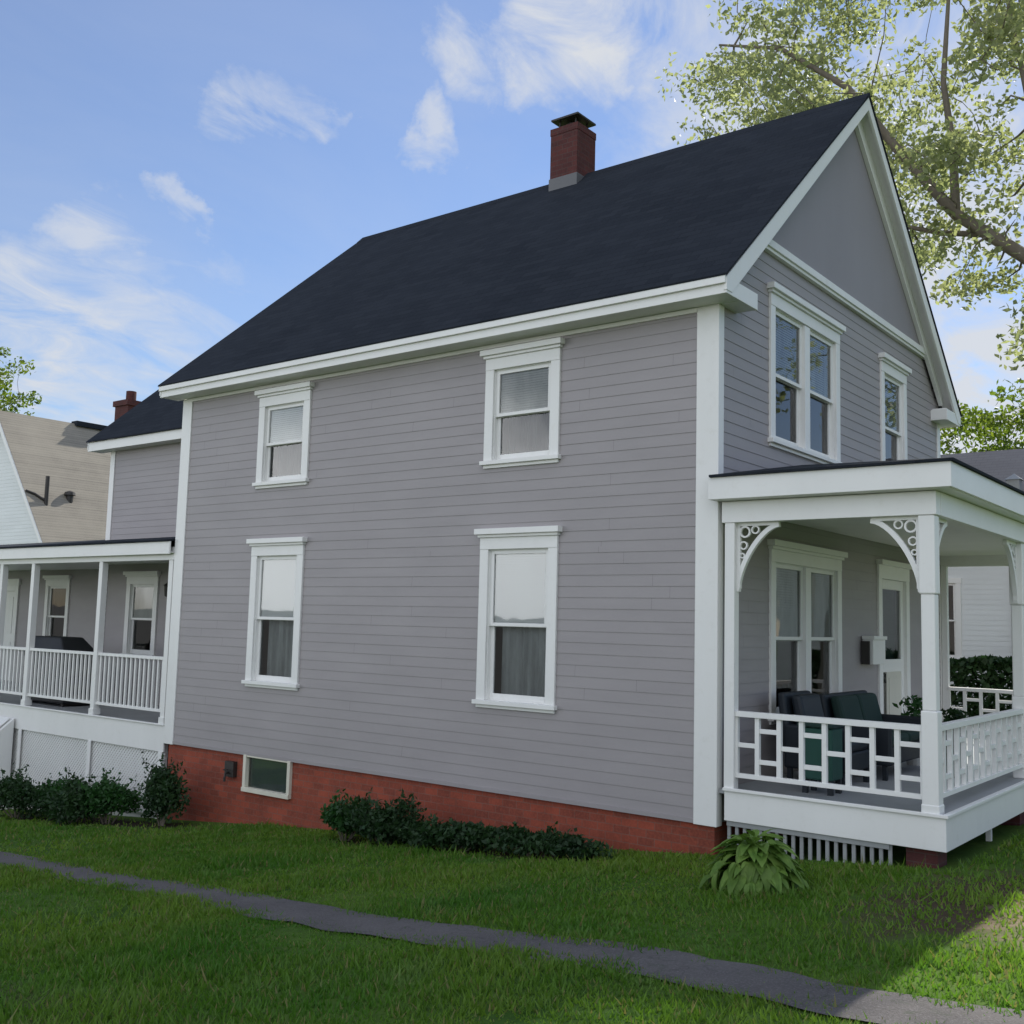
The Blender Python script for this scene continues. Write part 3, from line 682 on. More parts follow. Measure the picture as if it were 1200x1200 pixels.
# wall lantern
o = thing('wall_lantern', 'small dark lantern on the wall right of the rear porch window', 'lantern', (-12.35, EYF, 2.5))
m_ = MB(); m_.box(-12.41, -12.29, .015, .04, 2.4, 2.6, lambda a, b, c: (a, EYF-b, c)); m_.tube([(-12.35, EYF-.03, 2.56), (-12.35, EYF-.12, 2.62), (-12.35, EYF-.16, 2.56)], .01, 6); obj('bracket', m_, M['iron'], o)
m_ = MB(); m_.lathe([(.02, 0), (.055, .02), (.07, .2), (.08, .22), (.02, .27), (.01, .3)], (-12.35, EYF-.16, 2.3), 8); obj('lamp_shade', m_, M['iron'], o)
# armchair (dark wicker) and loveseat (green)
def chair(name, label, cat, x, y, wx, wy, matf, matc, hb=1.42, ns=1):
    """seat faces +x; back along y at low x; outer frame then cushions"""
    o = thing(name, label, cat, (x+wx/2, y+wy/2, PF)); z = PF
    m_ = MB(); m_.box(x+.02, x+wx-.02, y+.06, y+wy-.06, z+.16, z+.36); obj('seat_frame', m_, M[matf], o, bevel=.02)
    for yy in (y, y+wy-.09):
        m_ = MB(); m_.box(x+.02, x+wx, yy, yy+.09, z+.16, z+.62); obj('armrest', m_, M[matf], o, bevel=.025)
    m_ = MB(); m_.prism([(x+.0, z+.3), (x+.10, z+.3), (x+.02, hb), (x-.07, hb)], y+.02, y+wy-.02, lambda a, b, c: (a, c, b)); obj('backrest', m_, M[matf], o, bevel=.03)
    for i in range(ns):
        w = (wy-.2)/ns; s_ = y+.1+i*w
        m_ = MB(); m_.box(x+.10, x+wx-.02, s_+.005, s_+w-.005, z+.36, z+.48); obj('seat_cushion', m_, M[matc], o, bevel=.04)
        m_ = MB(); m_.prism([(x+.12, z+.5), (x+.26, z+.5), (x+.16, hb-.02), (x+.04, hb-.02)], s_+.01, s_+w-.01, lambda a, b, c: (a, c, b)); obj('back_cushion', m_, M[matc], o, bevel=.04)
    for xx in (x+.05, x+wx-.1):
        for yy in (y+.02, y+wy-.07):
            m_ = MB(); m_.box(xx, xx+.05, yy, yy+.05, z, z+.17); obj('leg', m_, M[matf], o)
    return o
chair('armchair', 'dark wicker armchair on the front porch below the left pane of the double window', 'chair', .30, .95, .72, .8, 'navy', 'navy', 1.30)
chair('loveseat', 'dark green loveseat on the front porch under the double window', 'loveseat', .35, 1.95, .78, 1.5, 'navy', 'dkgreen', 1.25, 2)
o = thing('side_table', 'small teal cloth-covered table behind the left end of the front porch railing', 'table', (.9, .57, PF))
m_ = MB(); m_.box(.70, 1.08, .40, .74, PF+.66, PF+.70); obj('tabletop', m_, M['dkgreen'], o, bevel=.01)
m_ = MB(); m_.box(.72, 1.06, .42, .72, PF+.14, PF+.655); obj('table_cloth', m_, M['teal'], o, bevel=.02)
for xx in (.74, 1.0):
    for yy in (.44, .66):
        m_ = MB(); m_.box(xx, xx+.05, yy, yy+.05, PF, PF+.15); obj('leg', m_, M['navy'], o)
def planter(name, label, x, y, r, h, mt, leaf, z0=PF, hl=.3):
    o = thing(name, label, 'planter', (x, y, z0), 'potted plants on the front porch')
    m_ = MB(); m_.lathe([(r*.7, 0), (r, h), (r*1.08, h), (r*1.08, h-.03)], (x, y, z0), 16); obj('pot', m_, M[mt], o)
    V, F = leaves([(x+random.gauss(0, r*.6), y+random.gauss(0, r*.6), z0+h+random.random()*hl) for _ in range(140)], .09, .04)
    raw('foliage', V, F, M[leaf], o)
def leaves(centers, ln, wd, up=.2, jit=.5, seed=None):
    C = np.asarray(centers, float); n = len(C)
    d = NR.normal(size=(n, 3)); d[:, 2] += up; d /= np.linalg.norm(d, axis=1)[:, None]
    r = NR.normal(size=(n, 3)); s = np.cross(d, r); s /= np.linalg.norm(s, axis=1)[:, None]
    nn = np.cross(d, s)
    l = ln*(1+jit*NR.uniform(-1, 1, n))[:, None]; w = wd*(1+jit*NR.uniform(-1, 1, n))[:, None]
    a = C-d*l*.5; b = C+s*w*.5+nn*w*.15; c = C+d*l*.5; e_ = C-s*w*.5+nn*w*.15
    V = np.stack([a, b, c, e_], 1).reshape(-1, 3); F = np.arange(4*n).reshape(n, 4)
    return V, F
planter('planter', 'black pot of dark leaves on the porch floor before the front door', 1.55, 2.9, .13, .62, 'iron', 'leafdark', hl=.14)
planter('planter', 'white pot with pale flowers beside the green loveseat', .85, 3.75, .16, .55, 'trim', 'leafmid', hl=.3)
# mailbox on the wall
o = thing('mailbox', 'white wall mailbox left of the front door', 'mailbox', (.1, 4.42, 1.6))
m_ = MB(); m_.box(4.22, 4.70, 1.55, 1.88, .02, .17, Fr); obj('box', m_, M['trim'], o, bevel=.01)
m_ = MB(); m_.prism([(4.20, 1.88), (4.72, 1.88), (4.72, 1.93), (4.20, 1.93)], .02, .19, Fr); obj('lid', m_, M['trim'], o, bevel=.006)
m_ = MB(); m_.box(4.17, 4.20, 1.55, 1.86, .02, .13, Fr); obj('side_plate', m_, M['iron'], o)

# ------------------------------------------------------------ vegetation
def tube_mesh(segs, n=6):
    m_ = MB()
    for path, rad in segs: m_.tube(path, rad, n, cap=False)
    return m_
def shrub(name, label, x, y, rx, ry, h, n, leaf, ln=.07, wd=.035, group='shrubs along the house foundation and lattice', nl=9, cat='shrub'):
    z = gz(x, y); o = thing(name, label, cat, (x, y, z), group)
    lobes = [(x+random.uniform(-.6, .6)*rx, y+random.uniform(-.5, .5)*ry, z+h*random.uniform(.35, .75), random.uniform(.35, .6)) for _ in range(nl)]
    pts = []
    while len(pts) < n:
        lx, ly, lz, s = random.choice(lobes); v = Vector((random.gauss(0, 1), random.gauss(0, 1), random.gauss(0, 1))).normalized()*random.uniform(.45, 1.08)
        p = (lx+v.x*rx*s, ly+v.y*ry*s, lz+v.z*h*s*.7)
        if p[2] > z+.02: pts.append(p)
        if random.random() < .012:      # a loose shoot reaching out of the mass
            d_ = Vector((random.gauss(0, .5), random.gauss(0, .5), random.uniform(.4, 1.2))).normalized(); q0 = Vector((lx, ly, lz)); ln_ = h*random.uniform(.35, .75)
            for t in range(14): pts.append(tuple(q0+d_*(ln_*t/13)+Vector((random.gauss(0, .018), random.gauss(0, .018), random.gauss(0, .018)))))
    V, F = leaves(pts, ln, wd); raw('foliage', V, F, M[leaf], o)
    segs = []
    for lx, ly, lz, s in lobes:
        segs.append(([(x+(lx-x)*.15, y+(ly-y)*.15, z-.05), (x+(lx-x)*.6, y+(ly-y)*.6, z+(lz-z)*.5), (lx, ly, lz)], [.012, .009, .004]))
    obj('stem', tube_mesh(segs), M['bark'], o)
shrub('shrub', 'dark rounded shrub at the left end of the brick foundation', -8.55, -.62, .52, .40, .78, 4200, 'leafdark')
shrub('shrub', 'green leafy shrub right in front of the white lattice, next to the dark rounded one', -9.75, -.75, .65, .4, .62, 3800, 'leafmid')
shrub('shrub', 'low green shrub in the middle of the white lattice', -11.0, -.65, .8, .4, .55, 3600, 'leafmid')
shrub('shrub', 'dark green shrub in front of the lattice near the white cellar bulkhead', -12.3, -.8, 1.1, .45, .62, 5200, 'leafdark')
shrub('shrub', 'dark shrub before the white bulkhead at the left edge', -13.2, -2.1, .7, .5, .5, 3000, 'leafdark')
shrub('shrub', 'taller dark shrub at the left of the bed along the brick foundation', -3.9, -.75, .62, .38, .46, 3600, 'leafdark')
shrub('shrub', 'leafy green shrub leftmost in the foundation bed, below the basement window side', -4.65, -.7, .42, .35, .42, 2200, 'leafmid')
shrub('shrub', 'small dark shrub between the rounded one and the lattice shrubs', -10.4, -1.0, .6, .35, .6, 2800, 'leafdark')
shrub('shrub', 'low dark shrub in the middle of the foundation bed', -2.75, -.85, .85, .38, .30, 3200, 'leafdark')
shrub('shrub', 'low spreading shrub at the right end of the foundation bed', -1.65, -.8, .75, .34, .24, 2800, 'leafdark')
# hosta clump
def hosta(x, y, R, h, n):
    z = gz(x, y); o = thing('hosta', 'yellow-green broad-leaved hosta clump at the front porch corner', 'plant', (x, y, z))
    V = []; F = []
    for i in range(n):
        ang = random.uniform(0, 2*math.pi); q = random.random()**.6
        tip = Vector((math.cos(ang), math.sin(ang), 0)); s = Vector((-tip.y, tip.x, 0))
        r0 = R*q*random.uniform(.75, 1.0); zz = h*(1.02-.72*q*q)*random.uniform(.62, 1.15)
        ln = random.uniform(.11, .20); w = ln*random.uniform(.45, .7); b0 = len(V); K = 7
        pitch = .75-1.25*q+random.uniform(-.55, .55); s = (s*math.cos(.4*random.uniform(-1, 1))+Vector((0, 0, random.uniform(-.35, .35)))).normalized()
        d0 = tip*math.cos(pitch)+Vector((0, 0, math.sin(pitch))); up = s.cross(d0).normalized()
        if up.z < 0: up = -up
        st = Vector((x, y, z))+tip*r0+Vector((0, 0, zz))
        for k in range(K):
            t = k/(K-1); ww = w*.5*(math.sin(math.pi*t**.75)**.8+.02); c = st+d0*(ln*t)-up*(ln*.7*t*t)
            V += [c-s*ww+up*ww*.35, c, c+s*ww+up*ww*.35]
        for k in range(K-1):
            for j in (0, 1): F.append((b0+k*3+j, b0+k*3+j+1, b0+k*3+j+4, b0+k*3+j+3))
        # stalk
        b0 = len(V); g0 = Vector((x, y, z))+tip*r0*.25
        for k in range(3):
            t = k/2; c = g0.lerp(st, t)+Vector((0, 0, .08*math.sin(math.pi*t))); V += [c-s*.006, c, c+s*.006]
        for k in range(2):
            for j in (0, 1): F.append((b0+k*3+j, b0+k*3+j+1, b0+k*3+j+4, b0+k*3+j+3))
    raw('foliage', np.array([tuple(v) for v in V]), np.array(F), M['hosta'], o, smooth=True)
hosta(1.14, -1.5, .38, .36, 300)

# trees ------------------------------------------------------------
def tree(name, label, base, trunk, inside, nclump, perclump, clump_r, leafm, ln, wd, skeleton=(), dens_noise=.0, seed=3):
    rnd = random.Random(seed)
    o = thing(name, label, 'tree', base)
    segs = []; nodes = []
    def addpath(path, r0, r1):
        n = len(path); rr = [r0+(r1-r0)*i/(n-1) for i in range(n)]; segs.append((path, rr))
        for i, p in enumerate(path): nodes.append((Vector(p), rr[i]))
        # densify
        for i in range(n-1):
            for t in (.25, .5, .75): nodes.append((Vector(path[i]).lerp(Vector(path[i+1]), t), rr[i]))
    for path, r0, r1 in trunk: addpath(path, r0, r1)
    cl = []
    bx = inside['box']; tries = 0
    while len(cl) < nclump and tries < nclump*200:
        tries += 1
        p = Vector((rnd.uniform(*bx[0]), rnd.uniform(*bx[1]), rnd.uniform(*bx[2])))
        if inside['f'](p) and noise.noise(p*.42+Vector((seed, 0, 0))) > dens_noise: cl.append(p)
    origin = nodes[-1][0] if not inside.get('org') else Vector(inside['org'])
    cl.sort(key=lambda p: (p-origin).length)
    P = np.array([tuple(n[0]) for n in nodes]); 
    for p in cl:
        d = np.linalg.norm(P-np.array(tuple(p)), axis=1); j = int(d.argmin()); q, r = nodes[j]
        r0 = max(.012, min(r*.55, .02+.012*d[j])); mid = q.lerp(p, .5)+Vector((rnd.gauss(0, .1), rnd.gauss(0, .1), rnd.gauss(.05, .1)))*min(1.5, d[j])
        segs.append(([q, mid, p], [r0, r0*.75, .006]))
        new = [(mid, r0*.8), (p, max(.012, r0*.6))]; nodes += new; P = np.vstack([P, [tuple(v[0]) for v in new]])
    obj('trunk', tube_mesh(segs, 7), M['bark'], o, smooth=True)
    C = np.array([tuple(p) for p in cl]); K = perclump
    dirs = NR.normal(size=(len(C), K, 3)); dirs /= np.linalg.norm(dirs, axis=2)[:, :, None]
    rad = NR.uniform(.15, 1, (len(C), K, 1))**.6; sz = NR.uniform(.6, 1.25, (len(C), 1, 1))
    pts = (C[:, None, :]+dirs*rad*clump_r*sz*np.array([1.15, 1.15, .7])).reshape(-1, 3)
    V, F = leaves(pts, ln, wd, up=-.2); raw('crown', V, F, M[leafm], o)
    return o
SUN = Vector((-.18, 1.31, 1.0)).normalized()
B0 = (3.4, 12.4, gz(3.4, 12.4))
bigtrunk = [
    ([(3.4, 12.4, -.5), (3.3, 12.4, 2), (3.0, 12.2, 4.5), (2.7, 12.0, 6.6)], .38, .26),
    ([(2.7, 12.0, 6.6), (1.7, 11.7, 8.3), (.62, 11.5, 9.25), (-.54, 11.25, 10.25), (-1.6, 10.95, 11.8), (-2.6, 11.0, 13.4), (-4.2, 11.2, 14.9), (-5.8, 11.4, 15.6)], .185, .025),
    ([(.1, 11.4, 9.75), (-.9, 11.4, 10.0), (-2.0, 11.2, 10.4), (-3.2, 11.0, 11.6)], .07, .02),
    ([(-.54, 11.25, 10.25), (-.6, 11.4, 11.6), (-.8, 11.5, 13.2), (-.7, 11.6, 15.0), (-1.4, 11.8, 17.5)], .10, .02),
    ([(2.7, 12.0, 6.6), (2.9, 12.4, 9.5), (2.4, 12.8, 12.5), (2.8, 13.0, 16), (2.4, 13, 19)], .22, .04),
    ([(2.9, 12.4, 9.0), (4.4, 12.8, 11.5), (6.3, 13.4, 13.5)], .17, .05),
    ([(1.2, 11.6, 8.7), (.6, 12.3, 10.6), (.5, 12.9, 13.0), (.0, 13.2, 16)], .13, .03)]
def fin(p):
    c = ((p.x-.4)/7.6)**2+((p.y-12.6)/4.6)**2+((p.z-14.2)/6.4)**2
    for gx_, gy_, rr in ((3.9, -3.1, 1.5), (4.6, .3, .7)):  # crown gaps cut along the sun direction so light reaches the lawn
        q = p-Vector((gx_, gy_, 0)); q = q-SUN*q.dot(SUN)
        if q.length < rr: return False
    if ((p.x-2.6)/2.6)**2+((p.y-11.5)/2.5)**2+((p.z-7.0)/1.9)**2 < 1: return True
    return c < 1 and p.z > 7.0+.78*max(0, 1.6-p.x)*(1 if p.x > -3 else 1.08)
tree('maple_tree', 'tall pale-leaved tree with a thick leaning limb behind the gable at upper right', B0, bigtrunk,
     dict(box=((-8, 8.5), (7.5, 17.5), (5.2, 21)), f=fin, org=(2.0, 12, 8)), 600, 80, .62, 'leaf', .15, .085, dens_noise=-.05, seed=5)
def ball(cx, cy, cz, rx, ry, rz): return dict(box=((cx-rx, cx+rx), (cy-ry, cy+ry), (cz-rz, cz+rz)), f=lambda p: ((p.x-cx)/rx)**2+((p.y-cy)/ry)**2+((p.z-cz)/rz)**2 < 1, org=(cx, cy, cz-rz))
def simple_tree(label, x, y, H, r, leafm, seed, n=130, k=90):
    z = gz(x, y)
    return tree('leafy_tree', label, (x, y, z), [([(x, y, z-.3), (x+.1, y, z+H*.3), (x, y+.1, z+H*.6), (x, y, z+H*.85)], .025*H, .05)],
         ball(x, y, z+H*.62, r, r, H*.38), n, k, .75, leafm, .22, .12, seed=seed, dens_noise=-.25)
simple_tree('bright yellow-green tree behind the grey neighbouring roof at right', -4.0, 30.0, 11.6, 4.6, 'leafyellow', 9, 170)
simple_tree('yellow-green tree above the pale roof at the left edge', -51.2, 13.5, 21.5, 5.2, 'leafyellow', 12, 210)

# hedge by right neighbour
z = gz(0, 14.5); o = thing('hedge', 'dark green hedge seen through the front porch opening', 'hedge', (-.5, 14.2, z))
pts = []
for _ in range(24000):
    x = random.uniform(-5.5, 4.5); top = 2.05+.22*noise.noise((x*.9, 1, 0)); a = random.random()
    if a < .35: pts.append((x, 13.6+random.uniform(0, 1.3), z+top+random.uniform(-.15, .05)))
    else: pts.append((x, 13.6+random.uniform(-.08, .25), z+random.uniform(.02, top)))
V, F = leaves(pts, .15, .095); raw('foliage', V, F, M['leafdark'], o)
obj('stem', tube_mesh([([(x, 14.2, z-.1), (x+.1, 14.2, z+.9), (x, 14.25, z+1.7)], [.03, .02, .01]) for x in np.arange(-5.2, 4.4, .7)]), M['bark'], o)

# ------------------------------------------------------------ neighbours
# left: gable end towards us, pale roof, ridge along y
nl = thing('neighbour_house', 'neighbouring house with weathered beige roof and white gable at left', 'house', (-32.8, 14, -2.8))
def gable_house_y(o, xr, zr, sl, xe, y0, y1, zg, roofm):
    ze = zr-(xe-xr)*sl; r = MB(); T = lambda a, b, c: (a, c, b); xw = 2*xr-xe
    r.prism([(xe, ze), (xr, zr), (xw, ze), (xw, ze-.12), (xr, zr-.16), (xe, ze-.12)], y0, y1, T)
    R_ = obj('roof', r, M[roofm], o)
    w = MB(); wx = xe-.35; lap_wall(w, FY(y0+.3), 2*xr-wx, wx, zg, zr-.3, (), lambda z: (2*xr-wx, wx) if z < zr-(wx-xr)*sl else (xr-(zr-.1-z)/sl, xr+(zr-.1-z)/sl))
    lap_wall(w, FX(wx), y0+.3, y1-.3, zg, ze-.1); lap_wall(w, FYb(y1-.3), 2*xr-wx, wx, zg, ze)
    obj('wall', w, M['vinyl'], o, fix=False)
    f = MB()
    for s_ in (1, -1): f.prism([(xe if s_ == 1 else xw, ze-.02), (xr, zr-.03), (xr, zr-.28), (xe if s_ == 1 else xw, ze-.22)], y0-.03, y0, T)
    f.box(xe-.02, xe+.01, y0, y1, ze-.2, ze-.03); obj('rake_board', f, M['trim'], o)
    return R_
R_ = gable_house_y(nl, -32.8, 9.15, 1.257, -28.78, 8.2, 19.5, -2.8, 'beigeroof')
def rz(x): return 9.15-(x+32.8)*1.257
m_ = MB(); x = -30.04; y = 8.83; m_.tube([(x, y, rz(x)-.2), (x, y, rz(x)+.95)], .07, 10); m_.tube([(x, y, rz(x)+.08), (x-.2, y-.3, rz(x)+.3), (x-.3, y-.6, rz(x)+.4)], .05, 8); obj('vent_pipe', m_, M['iron'], R_)
m_ = MB(); x = -30.25; y = 9.8; m_.lathe([(.12, -.2), (.12, .12), (.2, .14), (.18, .24), (.03, .3)], (x, y, rz(x)), 14); obj('roof_vent', m_, M['iron'], R_)
m_ = MB(); m_.box(-33.35, -32.45, 13.2, 14.0, 8.2, 10.35); m_.box(-33.42, -32.38, 13.13, 14.07, 10.2, 10.42); CHN = obj('chimney', m_, M['chimbrick'], nl)
m_ = MB(); m_.lathe([(.2, 0), (.2, .45), (.16, .45), (.16, 0)], (-32.9, 13.6, 10.4), 14); obj('flue', m_, M['chimbrick'], CHN)
m_ = MB(); m_.box(-33.0, -32.6, 11.2, 16.4, 9.05, 9.24); obj('ridge_cap', m_, M['shingle'], R_)
# right: long house, ridge along x
nr = thing('neighbour_house', 'white neighbouring house with grey shingle roof behind the front porch', 'house', (0, 22, -1))
T = lambda a, b, c: (c, a, b); r = MB()
r.prism([(17.6, 4.55), (21.5, 7.15), (25.4, 4.55), (25.4, 4.4), (21.5, 6.98), (17.6, 4.4)], -9.5, 7.5, T); R2 = obj('roof', r, M['greyroof'], nr)
w = MB(); hh = [window(nr, FY(18), -3.45, -2.35, 1.3, 3.4, up=None, low=None, crown=False), window(nr, FY(18), 1.2, 2.4, 1.3, 3.4, up='blind', low=None, crown=False)]
lap_wall(w, FY(18), -9.2, 7.2, -1.2, 4.45, hh); lap_wall(w, FX(7.2), 18, 25, -1.2, 4.5); lap_wall(w, FYb(25), -9.2, 7.2, -1.2, 4.5); lap_wall(w, FXb(-9.2), 18, 25, -1.2, 4.5)
for xx, s_ in ((7.2, 1), (-9.2, -1)): w.prism([(18, 4.4), (25, 4.4), (21.5, 6.95)], xx-.05, xx, T)
obj('wall', w, M['vinyl'], nr, fix=False)
m_ = MB(); m_.box(-9.5, 7.5, 17.57, 17.6, 4.32, 4.53); m_.box(-9.5, 7.5, 17.6, 18, 4.34, 4.36); obj('fascia', m_, M['trim'], nr)
m_ = MB(); m_.box(-1.45, -1.15, 18.9, 19.2, 5.2, 5.95); m_.add([(-1.5, 18.85, 5.95), (-1.1, 18.85, 5.95), (-1.1, 19.25, 5.95), (-1.5, 19.25, 5.95), (-1.3, 19.05, 6.12)], [(0, 1, 4), (1, 2, 4), (2, 3, 4), (3, 0, 4), (0, 1, 2, 3)]); obj('roof_vent', m_, M['metal'], R2)
m_ = MB(); m_.tube([(-1.15, 17.96, 4.3), (-1.15, 17.94, -.9)], .045, 8); obj('downspout', m_, M['trim'], nr)

# ------------------------------------------------------------ grass blades
def grass():
    cam = np.array([5.09, -10.03]); X = []
    zones = [((-2.5, 5.5), (-8.6, -4.2), 62000), ((-7, 5.5), (-4.6, -.1), 70000), ((-19, -5), (-8, -.2), 36000), ((2.3, 6.5), (-.5, 9), 20000), ((-10, -1.5), (-8.5, -3.5), 26000)]
    for (xa, xb), (ya, yb), n in zones:
        X.append(np.stack([NR.uniform(xa, xb, n), NR.uniform(ya, yb, n)], 1))
    P = np.concatenate(X)
    yc = np.interp(P[:, 0], [-20, -9, -6.5, -3, -.9, 1.5, 3, 9], [-3.35, -3.45, -3.72, -4.0, -4.26, -4.10, -4.42, -4.75])
    off = np.abs(P[:, 1]-yc)
    eg = np.array([noise.noise((a*2.6, b*2.6, 7)) for a, b in P])
    keep = (off > .24+.12*eg) | ((off > .13+.12*eg) & (NR.random(len(P)) < .45)) | (NR.random(len(P)) < .012)
    # thin out over bare soil
    soil = ((P[:, 0]-2.75)/.8)**2+((P[:, 1]+1.3)/1.9)**2 < 1
    soil |= ((P[:, 0]-3.55)/.6)**2+((P[:, 1]+1.0)/1.9)**2 < 1
    bed = (P[:, 1] > -1.05) & (P[:, 0] < -.9) & (P[:, 0] > -4.9) | (P[:, 1] > -.95) & (P[:, 0] < -8)
    soil2 = ((P[:, 0]+.9)/1.1)**2+((P[:, 1]+6.9)/.6)**2 < .8
    keep &= ~(soil & (NR.random(len(P)) < .6)) & ~(bed & (NR.random(len(P)) < .8)) & ~(soil2 & (NR.random(len(P)) < .3))
    keep &= ~((P[:, 0] > -.02) & (P[:, 0] < 2.25) & (P[:, 1] > .02)) & ~((P[:, 1] > .02) & (P[:, 0] < 0))
    P = P[keep]; n = len(P)
    z = -.31+.092*np.clip(P[:, 0], -24, 9)-.021*P[:, 1]
    d = np.linalg.norm(P-cam, axis=1)
    nz = np.array([noise.noise((a*.8, b*.8, 4))+.7*noise.noise((a*3.1, b*3.1, 9)) for a, b in P])
    h = np.maximum(.015, (.034+.026*NR.random(n)+.05*(NR.random(n) > .985))*(1+.8*nz)); w = .0045+.0011*d*.6
    ang = NR.uniform(0, 2*np.pi, n); lean = NR.normal(0, .45, (n, 2))*h[:, None]
    B = np.stack([P[:, 0], P[:, 1], z-.004], 1); S_ = np.stack([np.cos(ang), np.sin(ang), 0*ang], 1)*w[:, None]
    Tp = B+np.stack([lean[:, 0], lean[:, 1], h], 1)
    V = np.stack([B-S_, B+S_, Tp], 1).reshape(-1, 3); F = np.arange(3*n).reshape(n, 3)
    return raw('grass', V, F, M['blade'])
tag(grass(), 'short green lawn grass around the path and house', 'grass', kind='stuff')

# ------------------------------------------------------------ sky and sun
SUN = Vector((-.18, 1.31, 1.0)).normalized()
el = math.asin(SUN.z); az = math.atan2(SUN.x, SUN.y)
w = bpy.data.worlds.new('World'); scene.world = w; w.use_nodes = True; nt = w.node_tree; nt.nodes.clear()
out = N(nt, 'ShaderNodeOutputWorld'); bg = N(nt, 'ShaderNodeBackground'); bg.inputs['Strength'].default_value = .07
sky = N(nt, 'ShaderNodeTexSky'); sky.sky_type = 'NISHITA'; sky.sun_disc = False; sky.sun_elevation = el; sky.sun_rotation = az
sky.air_density = 1.25; sky.dust_density = .0; sky.ozone_density = 3.0
tc = N(nt, 'ShaderNodeTexCoord'); sep = N(nt, 'ShaderNodeSeparateXYZ'); L(nt, tc.outputs['Generated'], sep.inputs[0])
ad = N(nt, 'ShaderNodeMath', operation='ADD'); L(nt, sep.outputs[2], ad.inputs[0]); ad.inputs[1].default_value = .18
mxz = N(nt, 'ShaderNodeMath', operation='MAXIMUM'); L(nt, ad.outputs[0], mxz.inputs[0]); mxz.inputs[1].default_value = .05
dv = N(nt, 'ShaderNodeVectorMath', operation='DIVIDE'); L(nt, tc.outputs['Generated'], dv.inputs[0])
cbx = N(nt, 'ShaderNodeCombineXYZ')
for i in range(3): L(nt, mxz.outputs[0], cbx.inputs[i])
L(nt, cbx.outputs[0], dv.inputs[1])
mp = N(nt, 'ShaderNodeMapping'); mp.inputs['Scale'].default_value = (1.5, .9, .3); mp.inputs['Rotation'].default_value = (0, 0, .5); L(nt, dv.outputs[0], mp.inputs['Vector'])
n1 = noi(nt, mp.outputs[0], 1.7, 8, .58, .5); n2 = noi(nt, mp.outputs[0], 4.5, 8, .62, .7)
haze = ramp(nt, n1, .35, .80, (.08,)*3, (.22,)*3)
# gathered cloud patches, each at its own heading in the sky
wn = N(nt, 'ShaderNodeTexNoise'); wn.inputs['Scale'].default_value = 9; wn.inputs['Detail'].default_value = 7; wn.inputs['Roughness'].default_value = .62; L(nt, tc.outputs['Generated'], wn.inputs['Vector'])
wo = N(nt, 'ShaderNodeVectorMath', operation='MULTIPLY_ADD'); L(nt, wn.outputs['Color'], wo.inputs[0]); wo.inputs[1].default_value = (.20, .20, .13); wo.inputs[2].default_value = (-.10, -.10, -.065)
wd_ = N(nt, 'ShaderNodeVectorMath', operation='ADD'); L(nt, tc.outputs['Generated'], wd_.inputs[0]); L(nt, wo.outputs[0], wd_.inputs[1])
wnrm = N(nt, 'ShaderNodeVectorMath', operation='NORMALIZE'); L(nt, wd_.outputs[0], wnrm.inputs[0])
def patch(dirv, width, lo, hi, amt, n_=None):
    d_ = Vector(dirv).normalized(); vm = N(nt, 'ShaderNodeVectorMath', operation='DOT_PRODUCT'); L(nt, wnrm.outputs[0], vm.inputs[0]); vm.inputs[1].default_value = d_
    mr = N(nt, 'ShaderNodeMapRange', interpolation_type='SMOOTHSTEP'); L(nt, vm.outputs['Value'], mr.inputs[0]); mr.inputs[1].default_value = math.cos(width); mr.inputs[2].default_value = math.cos(width*.1); k = mr.outputs[0]
    ml = N(nt, 'ShaderNodeMath', operation='MULTIPLY'); L(nt, k, ml.inputs[0]); L(nt, ramp(nt, n_ or n2, lo, hi), ml.inputs[1])
    m2 = N(nt, 'ShaderNodeMath', operation='MULTIPLY'); L(nt, ml.outputs[0], m2.inputs[0]); m2.inputs[1].default_value = amt; return m2.outputs[0]
PATCHES = [((-.505, .698, .510), .075, .25, .55, 1.0), ((-.455, .735, .505), .08, .35, .62, .85), ((-.577, .651, .493), .06, .36, .64, .8),
           ((-.712, .552, .434), .055, .36, .64, .75), ((-.690, .575, .437), .04, .38, .62, .6), ((-.624, .657, .424), .045, .34, .62, .75), ((-.832, .460, .315), .06, .30, .60, .75), ((-.80, .50, .30), .09, .42, .72, .5), ((-.778, .504, .375), .03, .3, .58, .6), ((-.777, .521, .354), .03, .3, .6, .6),
           ((-.849, .482, .195), .17, .28, .66, .8), ((-.88, .42, .22), .12, .3, .62, .9), ((-.80, .53, .25), .12, .38, .7, .5), ((-.25, .93, .24), .34, .22, .56, .95), ((-.30, .85, .43), .30, .32, .62, .8), ((-.467, .754, .462), .07, .42, .7, .5)]
acc = haze
for a in PATCHES:
    p = patch(*a); mm = N(nt, 'ShaderNodeMath', operation='MAXIMUM'); L(nt, acc, mm.inputs[0]); L(nt, p, mm.inputs[1]); acc = mm.outputs[0]
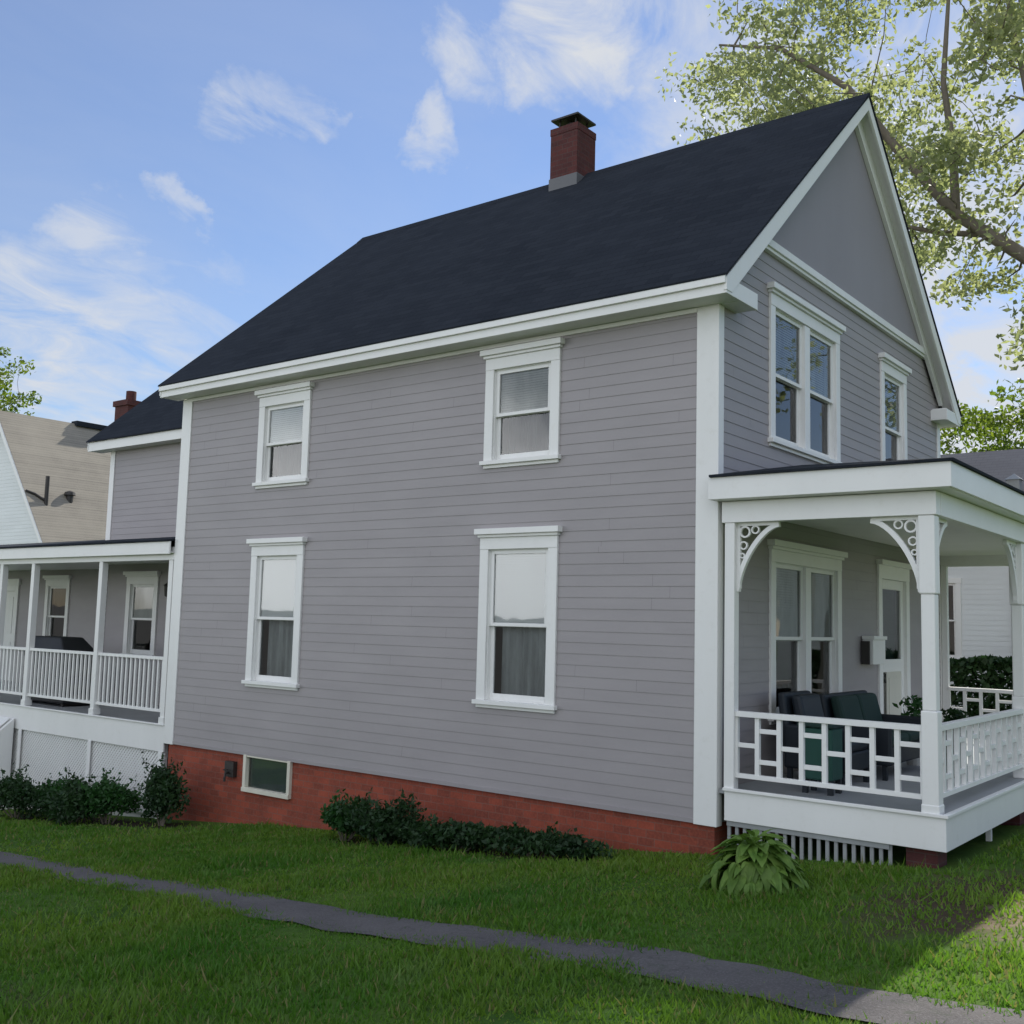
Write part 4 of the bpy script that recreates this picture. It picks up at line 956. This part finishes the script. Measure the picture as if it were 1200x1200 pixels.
# unseen broken cloud added behind the viewer to brighten the shaded walls
fill_cloud = patch((.3, -.8, .5), 1.45, .30, .60, .85, n1)
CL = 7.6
pane_glow = None  # unseen low bright sky patches, added for white reflections in the panes
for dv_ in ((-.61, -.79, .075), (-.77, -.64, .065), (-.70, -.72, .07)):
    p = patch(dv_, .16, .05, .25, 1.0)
    if pane_glow is None: pane_glow = p
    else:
        mm = N(nt, 'ShaderNodeMath', operation='MAXIMUM'); L(nt, pane_glow, mm.inputs[0]); L(nt, p, mm.inputs[1]); pane_glow = mm.outputs[0]
skc = mix(nt, 1.0, sky.outputs[0], (1.13, 1.15, 1.35), 'MULTIPLY')
c = mix(nt, acc, skc, (CL*.96, CL*1.0, CL*1.07))
c = mix(nt, fill_cloud, c, (16, 16.8, 18)); c = mix(nt, pane_glow, c, (50, 51, 52))
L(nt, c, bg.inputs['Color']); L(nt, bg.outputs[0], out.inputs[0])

sl_ = bpy.data.lights.new('sun', 'SUN'); sl_.energy = 4.6; sl_.angle = math.radians(.6); sl_.color = (1, .95, .86)
so = bpy.data.objects.new('sun', sl_); COL.objects.link(so); so.rotation_euler = (-SUN).to_track_quat('-Z', 'Y').to_euler()

# ------------------------------------------------------------ camera
cam = bpy.data.cameras.new('camera'); co = bpy.data.objects.new('camera', cam); COL.objects.link(co)
co.location = (5.092, -10.028, 1.972)
y_, p_, r_ = math.radians(37.93), math.radians(5.998), math.radians(1.492)
F_ = Vector((-math.sin(y_)*math.cos(p_), math.cos(y_)*math.cos(p_), math.sin(p_))); Rt = F_.cross(Vector((0, 0, 1))).normalized(); Up = Rt.cross(F_)
R2_ = math.cos(r_)*Rt+math.sin(r_)*Up; U2 = -math.sin(r_)*Rt+math.cos(r_)*Up
from mathutils import Matrix
co.matrix_world = Matrix(((R2_.x, U2.x, -F_.x, co.location.x), (R2_.y, U2.y, -F_.y, co.location.y), (R2_.z, U2.z, -F_.z, co.location.z), (0, 0, 0, 1)))
cam.sensor_width = 36; cam.lens = 36*1242.24/1200; cam.clip_end = 1000
scene.camera = co
scene.view_settings.view_transform = 'Standard'; scene.view_settings.look = 'None'
scene.view_settings.exposure = .44; scene.view_settings.gamma = 1
scene.cycles.max_bounces = 8; scene.cycles.transparent_max_bounces = 12
